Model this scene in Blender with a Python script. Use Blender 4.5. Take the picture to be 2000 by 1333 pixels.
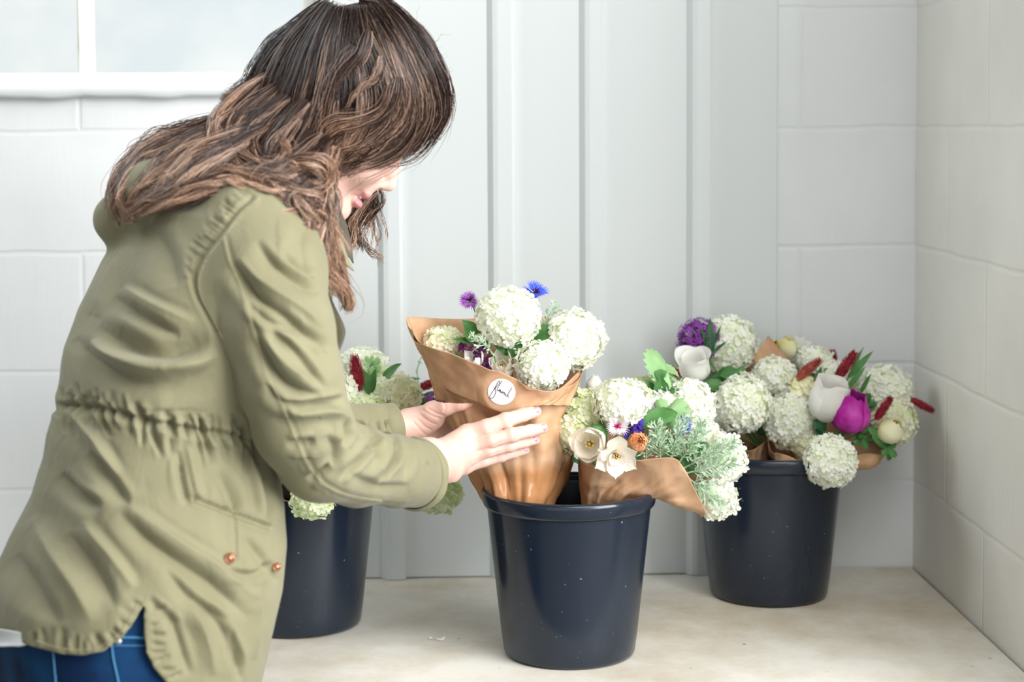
import bpy, bmesh, math, random
import numpy as np
from mathutils import Vector, Matrix, Euler

# ------------------------------------------------------------------ camera, world, lights
for o in list(bpy.data.objects):
    bpy.data.objects.remove(o)
scene = bpy.context.scene
C = scene.collection
F = 3500.0
CAMZ = 1.56
TZ = 0.80                      # table top height
YAW, PITCH, ROLL = math.radians(-2.2), math.radians(-3.5), math.radians(-0.3)
SHY = -(413 - F * math.tan(math.radians(3.5))) / 2000.0
cam_d = bpy.data.cameras.new('camera')
cam_d.sensor_width = 36.0
cam_d.lens = F / 2000.0 * 36.0
cam_d.shift_y = SHY
cam_d.clip_start = 0.05
cam = bpy.data.objects.new('camera', cam_d)
C.objects.link(cam)
cam.location = (0, 0, CAMZ)
RM = (Matrix.Rotation(YAW, 3, 'Z') @ Matrix.Rotation(math.pi / 2 + PITCH, 3, 'X') @ Matrix.Rotation(ROLL, 3, 'Z'))
cam.rotation_euler = RM.to_euler()
scene.camera = cam
cam_d.dof.use_dof = True
cam_d.dof.focus_distance = 2.55
cam_d.dof.aperture_fstop = 3.5

w = bpy.data.worlds.new('sky'); scene.world = w; w.use_nodes = True
w.node_tree.nodes['Background'].inputs[0].default_value = (0.93, 0.97, 1.0, 1)
w.node_tree.nodes['Background'].inputs[1].default_value = 0.55

def area(name, loc, target, size, size_y, power, col):
    d = bpy.data.lights.new(name, 'AREA'); d.shape = 'RECTANGLE'; d.size = size; d.size_y = size_y
    d.energy = power; d.color = col
    o = bpy.data.objects.new(name, d); C.objects.link(o); o.location = loc
    o.rotation_euler = (Vector(target) - Vector(loc)).to_track_quat('-Z', 'Y').to_euler()
    return o
area('daylight_from_open_side', (0.95, 1.35, 2.85), (0.0, 2.6, 0.9), 2.4, 1.8, 50, (1.0, 0.985, 0.96))
area('fill_from_front_right', (2.75, -0.1, 2.2), (0.0, 2.5, 1.1), 2.0, 2.0, 98, (0.98, 0.99, 1.0))  # added fill lamp from the front right, not an actual window
area('daylight_from_window', (-1.35, 2.72, 2.4), (0.8, 2.0, 1.1), 1.7, 0.6, 10, (0.92, 0.97, 1.0))
scene.view_settings.view_transform = 'Standard'
scene.view_settings.look = 'None'
scene.view_settings.gamma = 1
scene.view_settings.use_curve_mapping = False
scene.view_settings.exposure = 1.03

# ------------------------------------------------------------------ helpers
_RMn = np.array(RM)
def ray(px, py):
    d = np.array([(px - 1000) / F, -(py - 666.5) / F + SHY * 2000 / F, -1.0])
    return _RMn @ d
def P(px, py, Y):
    """point on the plane y=Y seen at a pixel of the 2000x1333 frame"""
    d = ray(px, py)
    return np.array([0, 0, CAMZ]) + d * (Y / d[1])
def PT(px, py, z=TZ):
    d = ray(px, py)
    return np.array([0, 0, CAMZ]) + d * ((z - CAMZ) / d[2])
def PIX(v):
    """world points (n,3) -> pixels (n,2)"""
    q = (np.asarray(v) - np.array([0, 0, CAMZ])) @ _RMn
    return np.stack([1000 + F * q[:, 0] / -q[:, 2], 666.5 - F * (q[:, 1] / -q[:, 2] - SHY * 2000 / F)], 1)
def nrm(v):
    v = np.asarray(v, float); n = np.linalg.norm(v)
    return v / n if n > 1e-12 else v
def frame_z(n, up=(0, 0, 1)):
    """3x3 whose columns are x,y,z with z = n"""
    n = nrm(n); u = np.asarray(up, float)
    if abs(np.dot(n, u)) > .98: u = np.array([1.0, 0, 0])
    x = nrm(np.cross(u, n)); y = np.cross(n, x)
    return np.stack([x, y, n], 1)

class MB:
    def __init__(s): s.v = []; s.f = []; s.m = []; s.n = 0
    def add(s, v, f, m=0):
        v = np.asarray(v, float).reshape(-1, 3)
        s.v.append(v); n = s.n
        for q in f: s.f.append(tuple(i + n for i in q)); s.m.append(m)
        s.n += len(v)
    def grid(s, G, m=0, closeu=False, closev=False):
        """G (nu,nv,3)"""
        nu, nv = G.shape[:2]
        f = []
        for i in range(nu - (0 if closeu else 1)):
            for j in range(nv - (0 if closev else 1)):
                a = i * nv + j; b = ((i + 1) % nu) * nv + j
                c = ((i + 1) % nu) * nv + (j + 1) % nv; d = i * nv + (j + 1) % nv
                f.append((a, b, c, d))
        s.add(G.reshape(-1, 3), f, m)
    def box(s, a, b, m=0):
        x0, y0, z0 = a; x1, y1, z1 = b
        v = [(x0,y0,z0),(x1,y0,z0),(x1,y1,z0),(x0,y1,z0),(x0,y0,z1),(x1,y0,z1),(x1,y1,z1),(x0,y1,z1)]
        s.add(v, [(0,3,2,1),(4,5,6,7),(0,1,5,4),(1,2,6,5),(2,3,7,6),(3,0,4,7)], m)
    def tube(s, pts, rad, sides=6, m=0, cap=True):
        pts = np.asarray(pts, float); n = len(pts)
        if np.isscalar(rad): rad = [rad] * n
        T = np.gradient(pts, axis=0)
        T /= np.maximum(np.linalg.norm(T, axis=1, keepdims=True), 1e-9)
        x = frame_z(T[0])[:, 0]
        G = np.zeros((n, sides, 3)); a = np.linspace(0, 2 * np.pi, sides, endpoint=False)
        for i in range(n):
            x = nrm(x - T[i] * np.dot(x, T[i])); y = np.cross(T[i], x)
            G[i] = pts[i] + rad[i] * (np.cos(a)[:, None] * x + np.sin(a)[:, None] * y)
        k = s.n
        s.grid(G, m, closev=True)
        if cap and sides >= 3:
            s.f.append(tuple(k + j for j in range(sides))[::-1]); s.m.append(m)
            s.f.append(tuple(k + (n - 1) * sides + j for j in range(sides))); s.m.append(m)
    def lathe(s, prof, seg=64, c=(0, 0, 0), m=0):
        a = np.linspace(0, 2 * np.pi, seg, endpoint=False)
        G = np.array([[(r * math.cos(t) + c[0], r * math.sin(t) + c[1], z + c[2]) for t in a] for r, z in prof])
        s.grid(G, m, closev=True)
    def build(s, name, mats, parent=None, smooth=True, loc=None, autosm=None):
        me = bpy.data.meshes.new(name)
        V = np.concatenate(s.v) if s.v else np.zeros((0, 3))
        off = np.array(parent_loc(parent)) if parent else (np.array(loc) if loc is not None else np.zeros(3))
        me.from_pydata((V - off).tolist(), [], s.f)
        if not isinstance(mats, (list, tuple)): mats = [mats]
        for mt in mats: me.materials.append(mt)
        if len(mats) > 1: me.polygons.foreach_set('material_index', s.m)
        if smooth: me.polygons.foreach_set('use_smooth', [True] * len(s.f))
        me.update()
        o = bpy.data.objects.new(name, me); C.objects.link(o)
        if parent: o.parent = parent
        elif loc is not None: o.location = loc
        return o
def parent_loc(p):
    v = Vector((0, 0, 0))
    while p: v += p.location; p = p.parent
    return v
def tag(o, label=None, cat=None, group=None, kind=None):
    if label: o['label'] = label
    if cat: o['category'] = cat
    if group: o['group'] = group
    if kind: o['kind'] = kind
    return o
def thing(name, loc, label, cat, group=None):
    o = bpy.data.objects.new(name, None); C.objects.link(o); o.location = loc
    o.empty_display_size = .02; o['kind'] = 'thing'
    return tag(o, label, cat, group)

def smoothline(pts, n):
    """Catmull-Rom through pts (k,d) -> (n,d)"""
    p = np.asarray(pts, float)
    if len(p) < 3:
        t = np.linspace(0, 1, n)[:, None]; return p[0] * (1 - t) + p[-1] * t
    p = np.vstack([2 * p[0] - p[1], p, 2 * p[-1] - p[-2]])
    t = np.linspace(0, len(p) - 3 - 1e-9, n); i = t.astype(int); u = (t - i)[:, None]
    a, b, c, d = p[i], p[i + 1], p[i + 2], p[i + 3]
    return .5 * (2 * b + (c - a) * u + (2 * a - 5 * b + 4 * c - d) * u ** 2 + (3 * b - a - 3 * c + d) * u ** 3)

# ------------------------------------------------------------------ materials
def lin(r, g, b):
    def f(c):
        c /= 255.0
        return c / 12.92 if c <= .04045 else ((c + .055) / 1.055) ** 2.4
    return (f(r), f(g), f(b), 1)
def mat(name, col, rough=.6, spec=.4, trans=0, col2=None, nscale=8, bump=0, bscale=40, metal=0, bdist=.002, mixw=(.4, .6), sheen=0):
    m = bpy.data.materials.new(name); m.use_nodes = True
    nt = m.node_tree; N = nt.nodes; L = nt.links
    b = N['Principled BSDF']; out = N['Material Output']
    b.inputs['Base Color'].default_value = col
    b.inputs['Roughness'].default_value = rough
    b.inputs['Specular IOR Level'].default_value = spec
    b.inputs['Metallic'].default_value = metal
    if sheen: b.inputs['Sheen Weight'].default_value = sheen
    tc = N.new('ShaderNodeTexCoord')
    if col2 is not None:
        n = N.new('ShaderNodeTexNoise'); n.inputs['Scale'].default_value = nscale; n.inputs['Detail'].default_value = 5
        L.new(tc.outputs['Object'], n.inputs['Vector'])
        r = N.new('ShaderNodeValToRGB')
        r.color_ramp.elements[0].position = mixw[0]; r.color_ramp.elements[0].color = col
        r.color_ramp.elements[1].position = mixw[1]; r.color_ramp.elements[1].color = col2
        L.new(n.outputs['Fac'], r.inputs['Fac']); L.new(r.outputs['Color'], b.inputs['Base Color'])
    if bump:
        n = N.new('ShaderNodeTexNoise'); n.inputs['Scale'].default_value = bscale; n.inputs['Detail'].default_value = 4
        L.new(tc.outputs['Object'], n.inputs['Vector'])
        bp = N.new('ShaderNodeBump'); bp.inputs['Strength'].default_value = bump; bp.inputs['Distance'].default_value = bdist
        L.new(n.outputs['Fac'], bp.inputs['Height']); L.new(bp.outputs['Normal'], b.inputs['Normal'])
    if trans:
        t = N.new('ShaderNodeBsdfTranslucent')
        if col2 is not None: L.new(r.outputs['Color'], t.inputs['Color'])
        else: t.inputs['Color'].default_value = col
        mx = N.new('ShaderNodeMixShader'); mx.inputs[0].default_value = trans
        L.new(b.outputs[0], mx.inputs[1]); L.new(t.outputs[0], mx.inputs[2]); L.new(mx.outputs[0], out.inputs['Surface'])
    return m

def block_mat(name, col, col2, rot=False):
    """painted concrete block: shallow courses 203 mm high, blocks 406 mm long"""
    m = mat(name, col, rough=.55, col2=col2, nscale=2.5)
    nt = m.node_tree; N = nt.nodes; L = nt.links; b = N['Principled BSDF']
    tc = N.new('ShaderNodeTexCoord'); sp = N.new('ShaderNodeSeparateXYZ'); cb = N.new('ShaderNodeCombineXYZ')
    L.new(tc.outputs['Object'], sp.inputs[0])
    wn = N.new('ShaderNodeTexNoise'); wn.inputs['Scale'].default_value = 9
    L.new(tc.outputs['Object'], wn.inputs['Vector'])
    ad = N.new('ShaderNodeMath'); ad.operation = 'MULTIPLY_ADD'; ad.inputs[1].default_value = .012
    L.new(wn.outputs['Fac'], ad.inputs[0]); L.new(sp.outputs['Z'], ad.inputs[2])
    ad2 = N.new('ShaderNodeMath'); ad2.operation = 'ADD'; ad2.inputs[1].default_value = 2.03 * 2 - CAMZ - .006
    L.new(ad.outputs[0], ad2.inputs[0])
    L.new(sp.outputs['Y' if rot else 'X'], cb.inputs[0]); L.new(ad2.outputs[0], cb.inputs[1])
    br = N.new('ShaderNodeTexBrick'); br.inputs['Scale'].default_value = 1
    br.inputs['Brick Width'].default_value = .406; br.inputs['Row Height'].default_value = .203
    br.inputs['Mortar Size'].default_value = .006; br.inputs['Mortar Smooth'].default_value = .9
    br.inputs['Color1'].default_value = br.inputs['Color2'].default_value = (1, 1, 1, 1); br.inputs['Mortar'].default_value = (0, 0, 0, 1)
    L.new(cb.outputs[0], br.inputs['Vector'])
    n1 = N.new('ShaderNodeTexNoise'); n1.inputs['Scale'].default_value = 60; n1.inputs['Detail'].default_value = 4
    mp = N.new('ShaderNodeMapping'); mp.inputs['Scale'].default_value = (1, 1, .18)
    L.new(tc.outputs['Object'], mp.inputs[0]); L.new(mp.outputs[0], n1.inputs['Vector'])
    mu = N.new('ShaderNodeMath'); mu.operation = 'MULTIPLY_ADD'; mu.inputs[1].default_value = .55
    L.new(n1.outputs['Fac'], mu.inputs[0]); L.new(br.outputs['Color'], mu.inputs[2])
    bp = N.new('ShaderNodeBump'); bp.inputs['Strength'].default_value = .34; bp.inputs['Distance'].default_value = .004
    L.new(mu.outputs[0], bp.inputs['Height']); L.new(bp.outputs['Normal'], b.inputs['Normal'])
    return m

M = {}
M['wall'] = block_mat('painted_block', lin(220, 223, 223), lin(211, 214, 215))
M['wall_r'] = block_mat('painted_block_right', lin(236, 234, 228), lin(224, 223, 216), rot=True)
M['paint'] = mat('white_paint', lin(200, 205, 205), rough=.35, bump=.12, bscale=12)
M['frame'] = mat('window_frame_paint', lin(232, 232, 224), rough=.45, col2=lin(200, 196, 180), nscale=25, mixw=(.55, .75))
M['sill'] = mat('sill_paint', lin(214, 218, 220), rough=.5, bump=.3, bscale=30)
M['bounce_cut'] = mat('bounce_cutting_grey', lin(120, 120, 116), rough=.8)  # grey kept dark to cut bounce from the unseen surfaces
M['floor'] = mat('concrete_floor', lin(150, 148, 142), rough=.8, col2=lin(130, 128, 120))
M['outside_wall'] = mat('outside_render', lin(242, 241, 239), rough=.9, col2=lin(222, 226, 230), nscale=1.6)
M['outside_ground'] = mat('outside_ground', lin(236, 240, 226), rough=.9)

def table_mat():
    m = mat('worn_painted_board', lin(214, 211, 201), rough=.5, bump=.08, bscale=18)
    nt = m.node_tree; N = nt.nodes; L = nt.links; b = N['Principled BSDF']
    tc = N.new('ShaderNodeTexCoord')
    n1 = N.new('ShaderNodeTexNoise'); n1.inputs['Scale'].default_value = 3.2; n1.inputs['Detail'].default_value = 8; n1.inputs['Roughness'].default_value = .68
    L.new(tc.outputs['Object'], n1.inputs['Vector'])
    r = N.new('ShaderNodeValToRGB'); e = r.color_ramp.elements
    e[0].position = .42; e[0].color = lin(224, 221, 212); e[1].position = .66; e[1].color = lin(192, 180, 158)
    L.new(n1.outputs['Fac'], r.inputs['Fac'])
    n2 = N.new('ShaderNodeTexNoise'); n2.inputs['Scale'].default_value = 55; n2.inputs['Detail'].default_value = 3
    L.new(tc.outputs['Object'], n2.inputs['Vector'])
    r2 = N.new('ShaderNodeValToRGB'); e = r2.color_ramp.elements
    e[0].position = .70; e[0].color = (0, 0, 0, 1); e[1].position = .78; e[1].color = (1, 1, 1, 1)
    L.new(n2.outputs['Fac'], r2.inputs['Fac'])
    mx = N.new('ShaderNodeMixRGB'); mx.inputs[2].default_value = lin(150, 140, 122)
    L.new(r2.outputs['Color'], mx.inputs[0]); L.new(r.outputs['Color'], mx.inputs[1]); L.new(mx.outputs[0], b.inputs['Base Color'])
    return m
M['table'] = table_mat()

def bucket_mat():
    m = mat('black_plastic', lin(26, 35, 48), rough=.3, spec=.5)
    nt = m.node_tree; N = nt.nodes; L = nt.links; b = N['Principled BSDF']
    tc = N.new('ShaderNodeTexCoord')
    mp = N.new('ShaderNodeMapping'); mp.inputs['Scale'].default_value = (26, 26, 6)
    L.new(tc.outputs['Object'], mp.inputs[0])
    n = N.new('ShaderNodeTexNoise'); n.inputs['Scale'].default_value = 1; n.inputs['Detail'].default_value = 5
    L.new(mp.outputs[0], n.inputs['Vector'])
    r = N.new('ShaderNodeMapRange'); r.inputs['From Min'].default_value = .35; r.inputs['From Max'].default_value = .75
    r.inputs['To Min'].default_value = .14; r.inputs['To Max'].default_value = .34
    L.new(n.outputs['Fac'], r.inputs['Value']); L.new(r.outputs[0], b.inputs['Roughness'])
    n2 = N.new('ShaderNodeTexNoise'); n2.inputs['Scale'].default_value = 170; n2.inputs['Detail'].default_value = 1
    L.new(tc.outputs['Object'], n2.inputs['Vector'])
    r2 = N.new('ShaderNodeValToRGB'); e = r2.color_ramp.elements
    e[0].position = .77; e[0].color = lin(26, 35, 48); e[1].position = .79; e[1].color = lin(110, 118, 126)
    L.new(n2.outputs['Fac'], r2.inputs['Fac']); L.new(r2.outputs['Color'], b.inputs['Base Color'])
    return m
M['bucket'] = bucket_mat()
# ------------------------------------------------------------------ the room
BACK = PT(1400, 1112)[1]                 # y of the back wall
RX = PT(1782, 1106)[0]                   # x of the right wall
WZ = P(0, 150, BACK)[2]                  # bottom of the window glass
WX = P(612, 100, BACK)[0]                # right jamb of the window
def struct(name, mb, m, smooth=False, parent=None):
    o = mb.build(name, m, parent, smooth=smooth)
    if not parent: o['kind'] = 'structure'
    return o
b = MB(); b.box((-3.2, BACK, 0), (RX + .2, BACK + .2, WZ - .012)); b.box((WX, BACK, WZ - .012), (RX + .2, BACK + .2, 3.0))
b.box((-3.2, BACK, 2.75), (WX, BACK + .2, 3.0)); b.box((-3.2, BACK, WZ - .012), (-2.6, BACK + .2, 2.75))
struct('wall_back', b, M['wall'])
b = MB(); b.box((RX, 2.2, 0), (RX + .2, BACK, 3.0)); struct('wall_right', b, M['wall_r'])
b = MB(); b.box((-3.2, -2.4, 0), (-3.0, BACK, 3.0)); struct('wall_left_blocker', b, M['bounce_cut'])  # unseen, added to keep ambient light from coming in on the left
b = MB(); b.box((-3.2, -2.4, 3.0), (3.2, BACK + .2, 3.1)); struct('ceiling_blocker', b, M['bounce_cut'])  # unseen overhead slab, added to block ambient light
b = MB(); b.box((-3.2, -2.4, -.1), (3.2, BACK + .2, 0)); struct('floor', b, M['floor'])
# window
wn = bpy.data.objects.new('window_1', None); C.objects.link(wn); wn['kind'] = 'structure'; wn.location = (WX - .6, BACK, WZ)
yo = BACK + .03
b = MB()
b.box((-2.6, BACK - .0, WZ - .012), (WX, BACK + .06, WZ + .006))
b.box((WX - .018, BACK + .004, WZ), (WX, BACK + .06, 2.75))
struct('window_frame', b, M['frame'], parent=wn)
for px in (157, -420):
    x0 = P(px, 60, yo)[0]; x1 = P(px + 20, 60, yo)[0]
    b = MB(); b.box((x0, yo - .012, WZ), (x1, yo + .02, 2.75)); b.box((x0 - .006, yo + .004, WZ), (x1 + .006, yo + .012, 2.75))
    struct('window_mullion', b, M['frame'], parent=wn)
zb = WZ + .62
b = MB(); b.box((-2.6, yo - .012, zb), (WX, yo + .02, zb + .02)); struct('window_bar', b, M['frame'], parent=wn)
glass = mat('window_glass', (1, 1, 1, 1), rough=0)
gn = glass.node_tree.nodes['Principled BSDF']; gn.inputs['Transmission Weight'].default_value = 1; gn.inputs['IOR'].default_value = 1.45
b = MB(); b.box((-2.6, yo + .005, WZ), (WX - .018, yo + .009, 2.75)); struct('window_pane', b, glass, parent=wn)
# projecting painted sill below it: wavy hand-painted lower edge
b = MB(); n = 90
xs = np.linspace(-2.7, WX + .05, n); rs = random.Random(3)
zs = P(0, 190, BACK)[2]
G = np.zeros((n, 6, 3))
for i, x in enumerate(xs):
    e = .0016 * math.sin(x * 31) + .0013 * math.sin(x * 73 + 1) + rs.uniform(-.0006, .0006)
    for j, (y, z) in enumerate([(BACK, WZ - .004), (BACK - .022, WZ - .008), (BACK - .028, WZ - .013), (BACK - .028, zs + e + .003), (BACK - .022, zs + e), (BACK, zs + e - .002)]):
        G[i, j] = (x, y, z)
b.grid(G); k = b.n
o = struct('window_sill', b, M['sill'], smooth=True, parent=wn)
# what is outside the window
b = MB(); b.box((-9, 9, 0), (4, 10, 2.35)); b.box((-9, 8.95, 2.35), (4, 10, 2.6)); struct('wall_outside', b, M['outside_wall'])
b = MB(); b.box((-12, BACK + .2, -.1), (6, 14, .0)); struct('ground_outside', b, M['outside_ground'])

# white batten door leaning flat against the back wall behind the table
dx0 = P(625, 600, BACK - .03)[0]; dx1 = P(1519, 600, BACK - .035)[0]
dz0 = TZ + .001
d = bpy.data.objects.new('door_1', None); C.objects.link(d); d['kind'] = 'structure'; d.location = ((dx0 + dx1) / 2, BACK, dz0)
b = MB(); b.box((dx0, BACK - .034, dz0), (dx1, BACK - .001, 2.9)); o = struct('door_panel', b, M['paint'], parent=d)
bv = o.modifiers.new('b', 'BEVEL'); bv.width = .003; bv.segments = 2
def batten(pa, pb):
    a = P(pa, 500, BACK - .04)[0]; c = P(pb, 500, BACK - .04)[0]
    y = BACK - .034
    prof = [(a - .004, y + .001), (a, y - .004), (a + .006, y - .011), (a + .014, y - .013), (c - .006, y - .013), (c - .001, y - .011), (c, y - .004), (c, y + .001)]
    G = np.array([[(x, yy, z) for x, yy in prof] for z in (dz0, 2.9)])
    b = MB(); b.grid(G); f0 = [tuple(range(8))[::-1], tuple(range(8, 16))]
    for f in f0: b.f.append(f); b.m.append(0)
    struct('door_batten', b, M['paint'], parent=d, smooth=False)
for pa, pb in ((742, 788), (957, 1008), (1136, 1178), (1345, 1392)): batten(pa, pb)

# ------------------------------------------------------------------ the table
tx0 = PT(430, 1300)[0]
TF = PT(1000, 1333)[1] - .055            # front edge, just below the frame
t = thing('work_table', (0.1, (TF + BACK) / 2, 0), 'long cream painted work table with stained worn top against the block walls', 'table')
b = MB(); b.box((-1.15, TF, TZ - .035), (RX - .003, BACK - .003, TZ)); o = b.build('table_top', M['table'], t, smooth=False)
bv = o.modifiers.new('b', 'BEVEL'); bv.width = .002
for x in (-1.08, RX - .08):
    for y in (TF + .06, BACK - .08):
        b = MB(); b.box((x - .03, y - .03, 0), (x + .03, y + .03, TZ - .036)); b.build('leg', M['table'], t, smooth=False)
b = MB(); b.box((-1.05, TF + .05, TZ - .12), (RX - .05, TF + .07, TZ - .036)); b.build('apron', M['table'], t, smooth=False)

# ------------------------------------------------------------------ buckets
BH = .240; RB = .0955; RT = .1255
def bucket(cpx, cpy, label):
    c = PT(cpx, cpy); c[2] = TZ + .0012
    t = thing('flower_bucket', c, label, 'bucket', 'black plastic flower buckets on the table')
    R = lambda z: RB + (RT - .004 - RB) * z / BH
    b = MB()
    b.lathe([(.001, .004), (RB * .85, .004), (RB - .006, .0005), (RB - .002, .002), (RB, .006), (R(.03), .03), (R(.1), .1), (R(.17), .17), (R(.212), .212), (R(.226), .226), (R(.235), .235),
             (R(.235) - .003, .235), (R(.226) - .003, .226), (R(.1) - .003, .1), (R(.01) - .003, .008), (.001, .007)], 96, c)
    b.build('body', M['bucket'], t)
    b = MB()
    r0 = R(.218)
    b.lathe([(r0 - .002, .2175), (r0 + .0015, .2165), (r0 + .0045, .2185), (r0 + .0062, .222), (r0 + .0072, .233), (r0 + .0072, .2375), (r0 + .0055, .2402), (r0 + .001, .241), (r0 - .001, .2395), (r0 - .0015, .2345), (r0 - .002, .2175)], 96, c)
    b.build('rim', M['bucket'], t)
    b = MB(); rr = R(.13) - .0035
    b.lathe([(.001, .128), (rr * .5, .128), (rr, .128)], 64, c)
    b.build('water', M['water'], t)
    return t, c
M['water'] = mat('water', lin(20, 24, 24), rough=.05, spec=.6)
bk_mid, CM = bucket(1112, 1274, 'middle front black plastic flower bucket with water streaks on its side')
bk_right, CR = bucket(1501, 1160, 'black plastic flower bucket nearest the corner of the walls')
bk_left, CL = bucket(585, 1217, 'black plastic flower bucket partly hidden behind the woman')
# ------------------------------------------------------------------ plant and paper materials
M['petal_white'] = mat('petal_white', lin(252, 252, 247), rough=.6, spec=.15, trans=.35, col2=lin(246, 249, 232), nscale=55)
M['petal_cream'] = mat('petal_cream', lin(250, 249, 232), rough=.6, spec=.15, trans=.35, col2=lin(238, 242, 206), nscale=50)
M['petal_green'] = mat('petal_green', lin(242, 247, 222), rough=.6, spec=.15, trans=.35, col2=lin(224, 238, 184), nscale=50)
M['core'] = mat('flower_core', lin(226, 234, 200), rough=.8)
M['tulip_white'] = mat('tulip_white', lin(252, 251, 248), rough=.45, spec=.3, trans=.4, col2=lin(246, 247, 240), nscale=18, bump=.5, bscale=60, bdist=.002)
M['tulip_cream'] = mat('tulip_cream', lin(255, 253, 244), rough=.45, spec=.3, trans=.4, col2=lin(253, 246, 234), nscale=22, bump=.5, bscale=60, bdist=.002)
M['tulip_yellow'] = mat('tulip_yellow', lin(246, 240, 172), rough=.45, spec=.3, trans=.3, col2=lin(248, 246, 216), nscale=16, bump=.5, bscale=60, bdist=.002)
M['yellow'] = mat('bright_yellow_petal', lin(240, 206, 70), rough=.5, trans=.2)
M['magenta'] = mat('magenta_petal', lin(176, 26, 150), rough=.4, spec=.3, trans=.2, col2=lin(214, 78, 190), nscale=22)
M['plum'] = mat('plum_petal', lin(76, 18, 74), rough=.5, trans=.15, col2=lin(112, 40, 110), nscale=30)
M['pink'] = mat('pink_petal', lin(230, 46, 116), rough=.45, trans=.2)
M['coral'] = mat('coral_petal', lin(246, 136, 120), rough=.5, trans=.2)
M['orange'] = mat('orange_petal', lin(250, 168, 112), rough=.5, trans=.25, col2=lin(252, 196, 146), nscale=30)
M['blue'] = mat('blue_petal', lin(56, 76, 216), rough=.5, trans=.2, col2=lin(92, 120, 236), nscale=60)
M['violet'] = mat('violet_petal', lin(72, 40, 160), rough=.5, trans=.2)
M['purple'] = mat('purple_petal', lin(142, 62, 168), rough=.5, trans=.2, col2=lin(176, 110, 196), nscale=70)
M['pinkwhite'] = mat('pale_pink_petal', lin(246, 236, 244), rough=.5, trans=.25)
M['crimson'] = mat('crimson_floret', lin(120, 14, 36), rough=.6, trans=.1, col2=lin(160, 36, 50), nscale=90)
M['russet'] = mat('russet_floret', lin(146, 50, 44), rough=.6, trans=.1, col2=lin(176, 88, 70), nscale=90)
M['leaf'] = mat('leaf_green', lin(62, 112, 54), rough=.5, trans=.22, col2=lin(90, 142, 78), nscale=22)
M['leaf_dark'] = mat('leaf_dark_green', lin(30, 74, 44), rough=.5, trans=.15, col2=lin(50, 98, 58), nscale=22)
M['leaf_light'] = mat('leaf_light_green', lin(146, 190, 128), rough=.5, trans=.3, col2=lin(172, 208, 154), nscale=22)
M['sage'] = mat('sage_leaf', lin(172, 198, 164), rough=.6, trans=.25, col2=lin(202, 220, 198), nscale=60)
M['stem'] = mat('stem_green', lin(112, 152, 92), rough=.5)
M['stamen'] = mat('stamen_yellow', lin(222, 190, 96), rough=.6)
RNG = random.Random(11)

_pet = np.array([(.06, 0, 0), (.48, -.36, .05), (.55, 0, -.03), (.48, .36, .05), (.86, -.34, .03), (1.02, 0, .02), (.86, .34, .03)])
_petf = [(0, 1, 2), (0, 2, 3), (1, 4, 5, 2), (2, 5, 6, 3)]
def add_floret(mb, c, n, s, rng, m=0, npet=5):
    Fz = frame_z(n); a0 = rng.uniform(0, 6.28)
    cup = rng.uniform(.05, .5)
    V = []; Fc = []
    for k in range(npet):
        a = a0 + k * 2 * math.pi / npet + rng.uniform(-.1, .1)
        p = _pet * (s * rng.uniform(.9, 1.1))
        r2 = (p[:, 0] ** 2) / s
        z = p[:, 2] * rng.uniform(.4, 2.4) + cup * r2 * rng.uniform(.3, 1.5) - .12 * s * rng.random() * (p[:, 0] > .8 * s)
        tw = rng.uniform(-.35, .35)
        z = z + tw * p[:, 1]
        q = np.stack([p[:, 0] * math.cos(a) - p[:, 1] * math.sin(a), p[:, 0] * math.sin(a) + p[:, 1] * math.cos(a), z], 1)
        V.append(q); Fc += [tuple(i + 7 * k for i in f) for f in _petf]
    V = np.concatenate(V) @ Fz.T + c
    mb.add(V, Fc, m)

def ico_noise(c, r, rng, m, mb, squash=(1, 1, 1), R=None):
    th = np.linspace(0, np.pi, 12); ph = np.linspace(0, 2 * np.pi, 18, endpoint=False)
    G = np.array([[(math.sin(t) * math.cos(p), math.sin(t) * math.sin(p), math.cos(t)) for p in ph] for t in th])
    G = G * r * np.array(squash)
    if R is not None: G = G @ R.T
    mb.grid(G + c, m, closev=True)

def head_of_florets(name, c, r, parent, mt, rng, squash=(1, 1, .88), fs=.0088, R=None, lump=.10, axis=None):
    """a snowball bloom: a few hundred small five-petalled florets packed on a ball"""
    mb = MB(); c = np.array(c)
    if R is None: R = frame_z(axis if axis is not None else (0, 0, 1))
    n = int(4 * (r / fs) ** 2 * 1.9)
    ga = math.pi * (3 - math.sqrt(5))
    lumps = [(nrm([rng.gauss(0, 1) for _ in range(3)]), rng.uniform(-.6, 1)) for _ in range(7)]
    for i in range(n):
        z = 1 - 2 * (i + .5) / n; q = math.sqrt(1 - z * z); a = ga * i
        d = np.array([q * math.cos(a), q * math.sin(a), z]) + np.array([rng.gauss(0, .05) for _ in range(3)])
        d = nrm(d)
        k = 1 + sum(w * lump * max(0, np.dot(d, l)) ** 4 for l, w in lumps) + rng.gauss(0, .025)
        p = (R @ (d * np.array(squash))) * r * k
        nn = R @ nrm(d / np.array(squash)) + np.array([rng.gauss(0, .22) for _ in range(3)])
        add_floret(mb, c + p * .95, nrm(nn), fs * rng.uniform(.75, 1.12), rng)
    ico_noise(c, r * .86, rng, 1, mb, squash, R)
    return mb.build(name, [mt, M['core']], parent, smooth=False)

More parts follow.
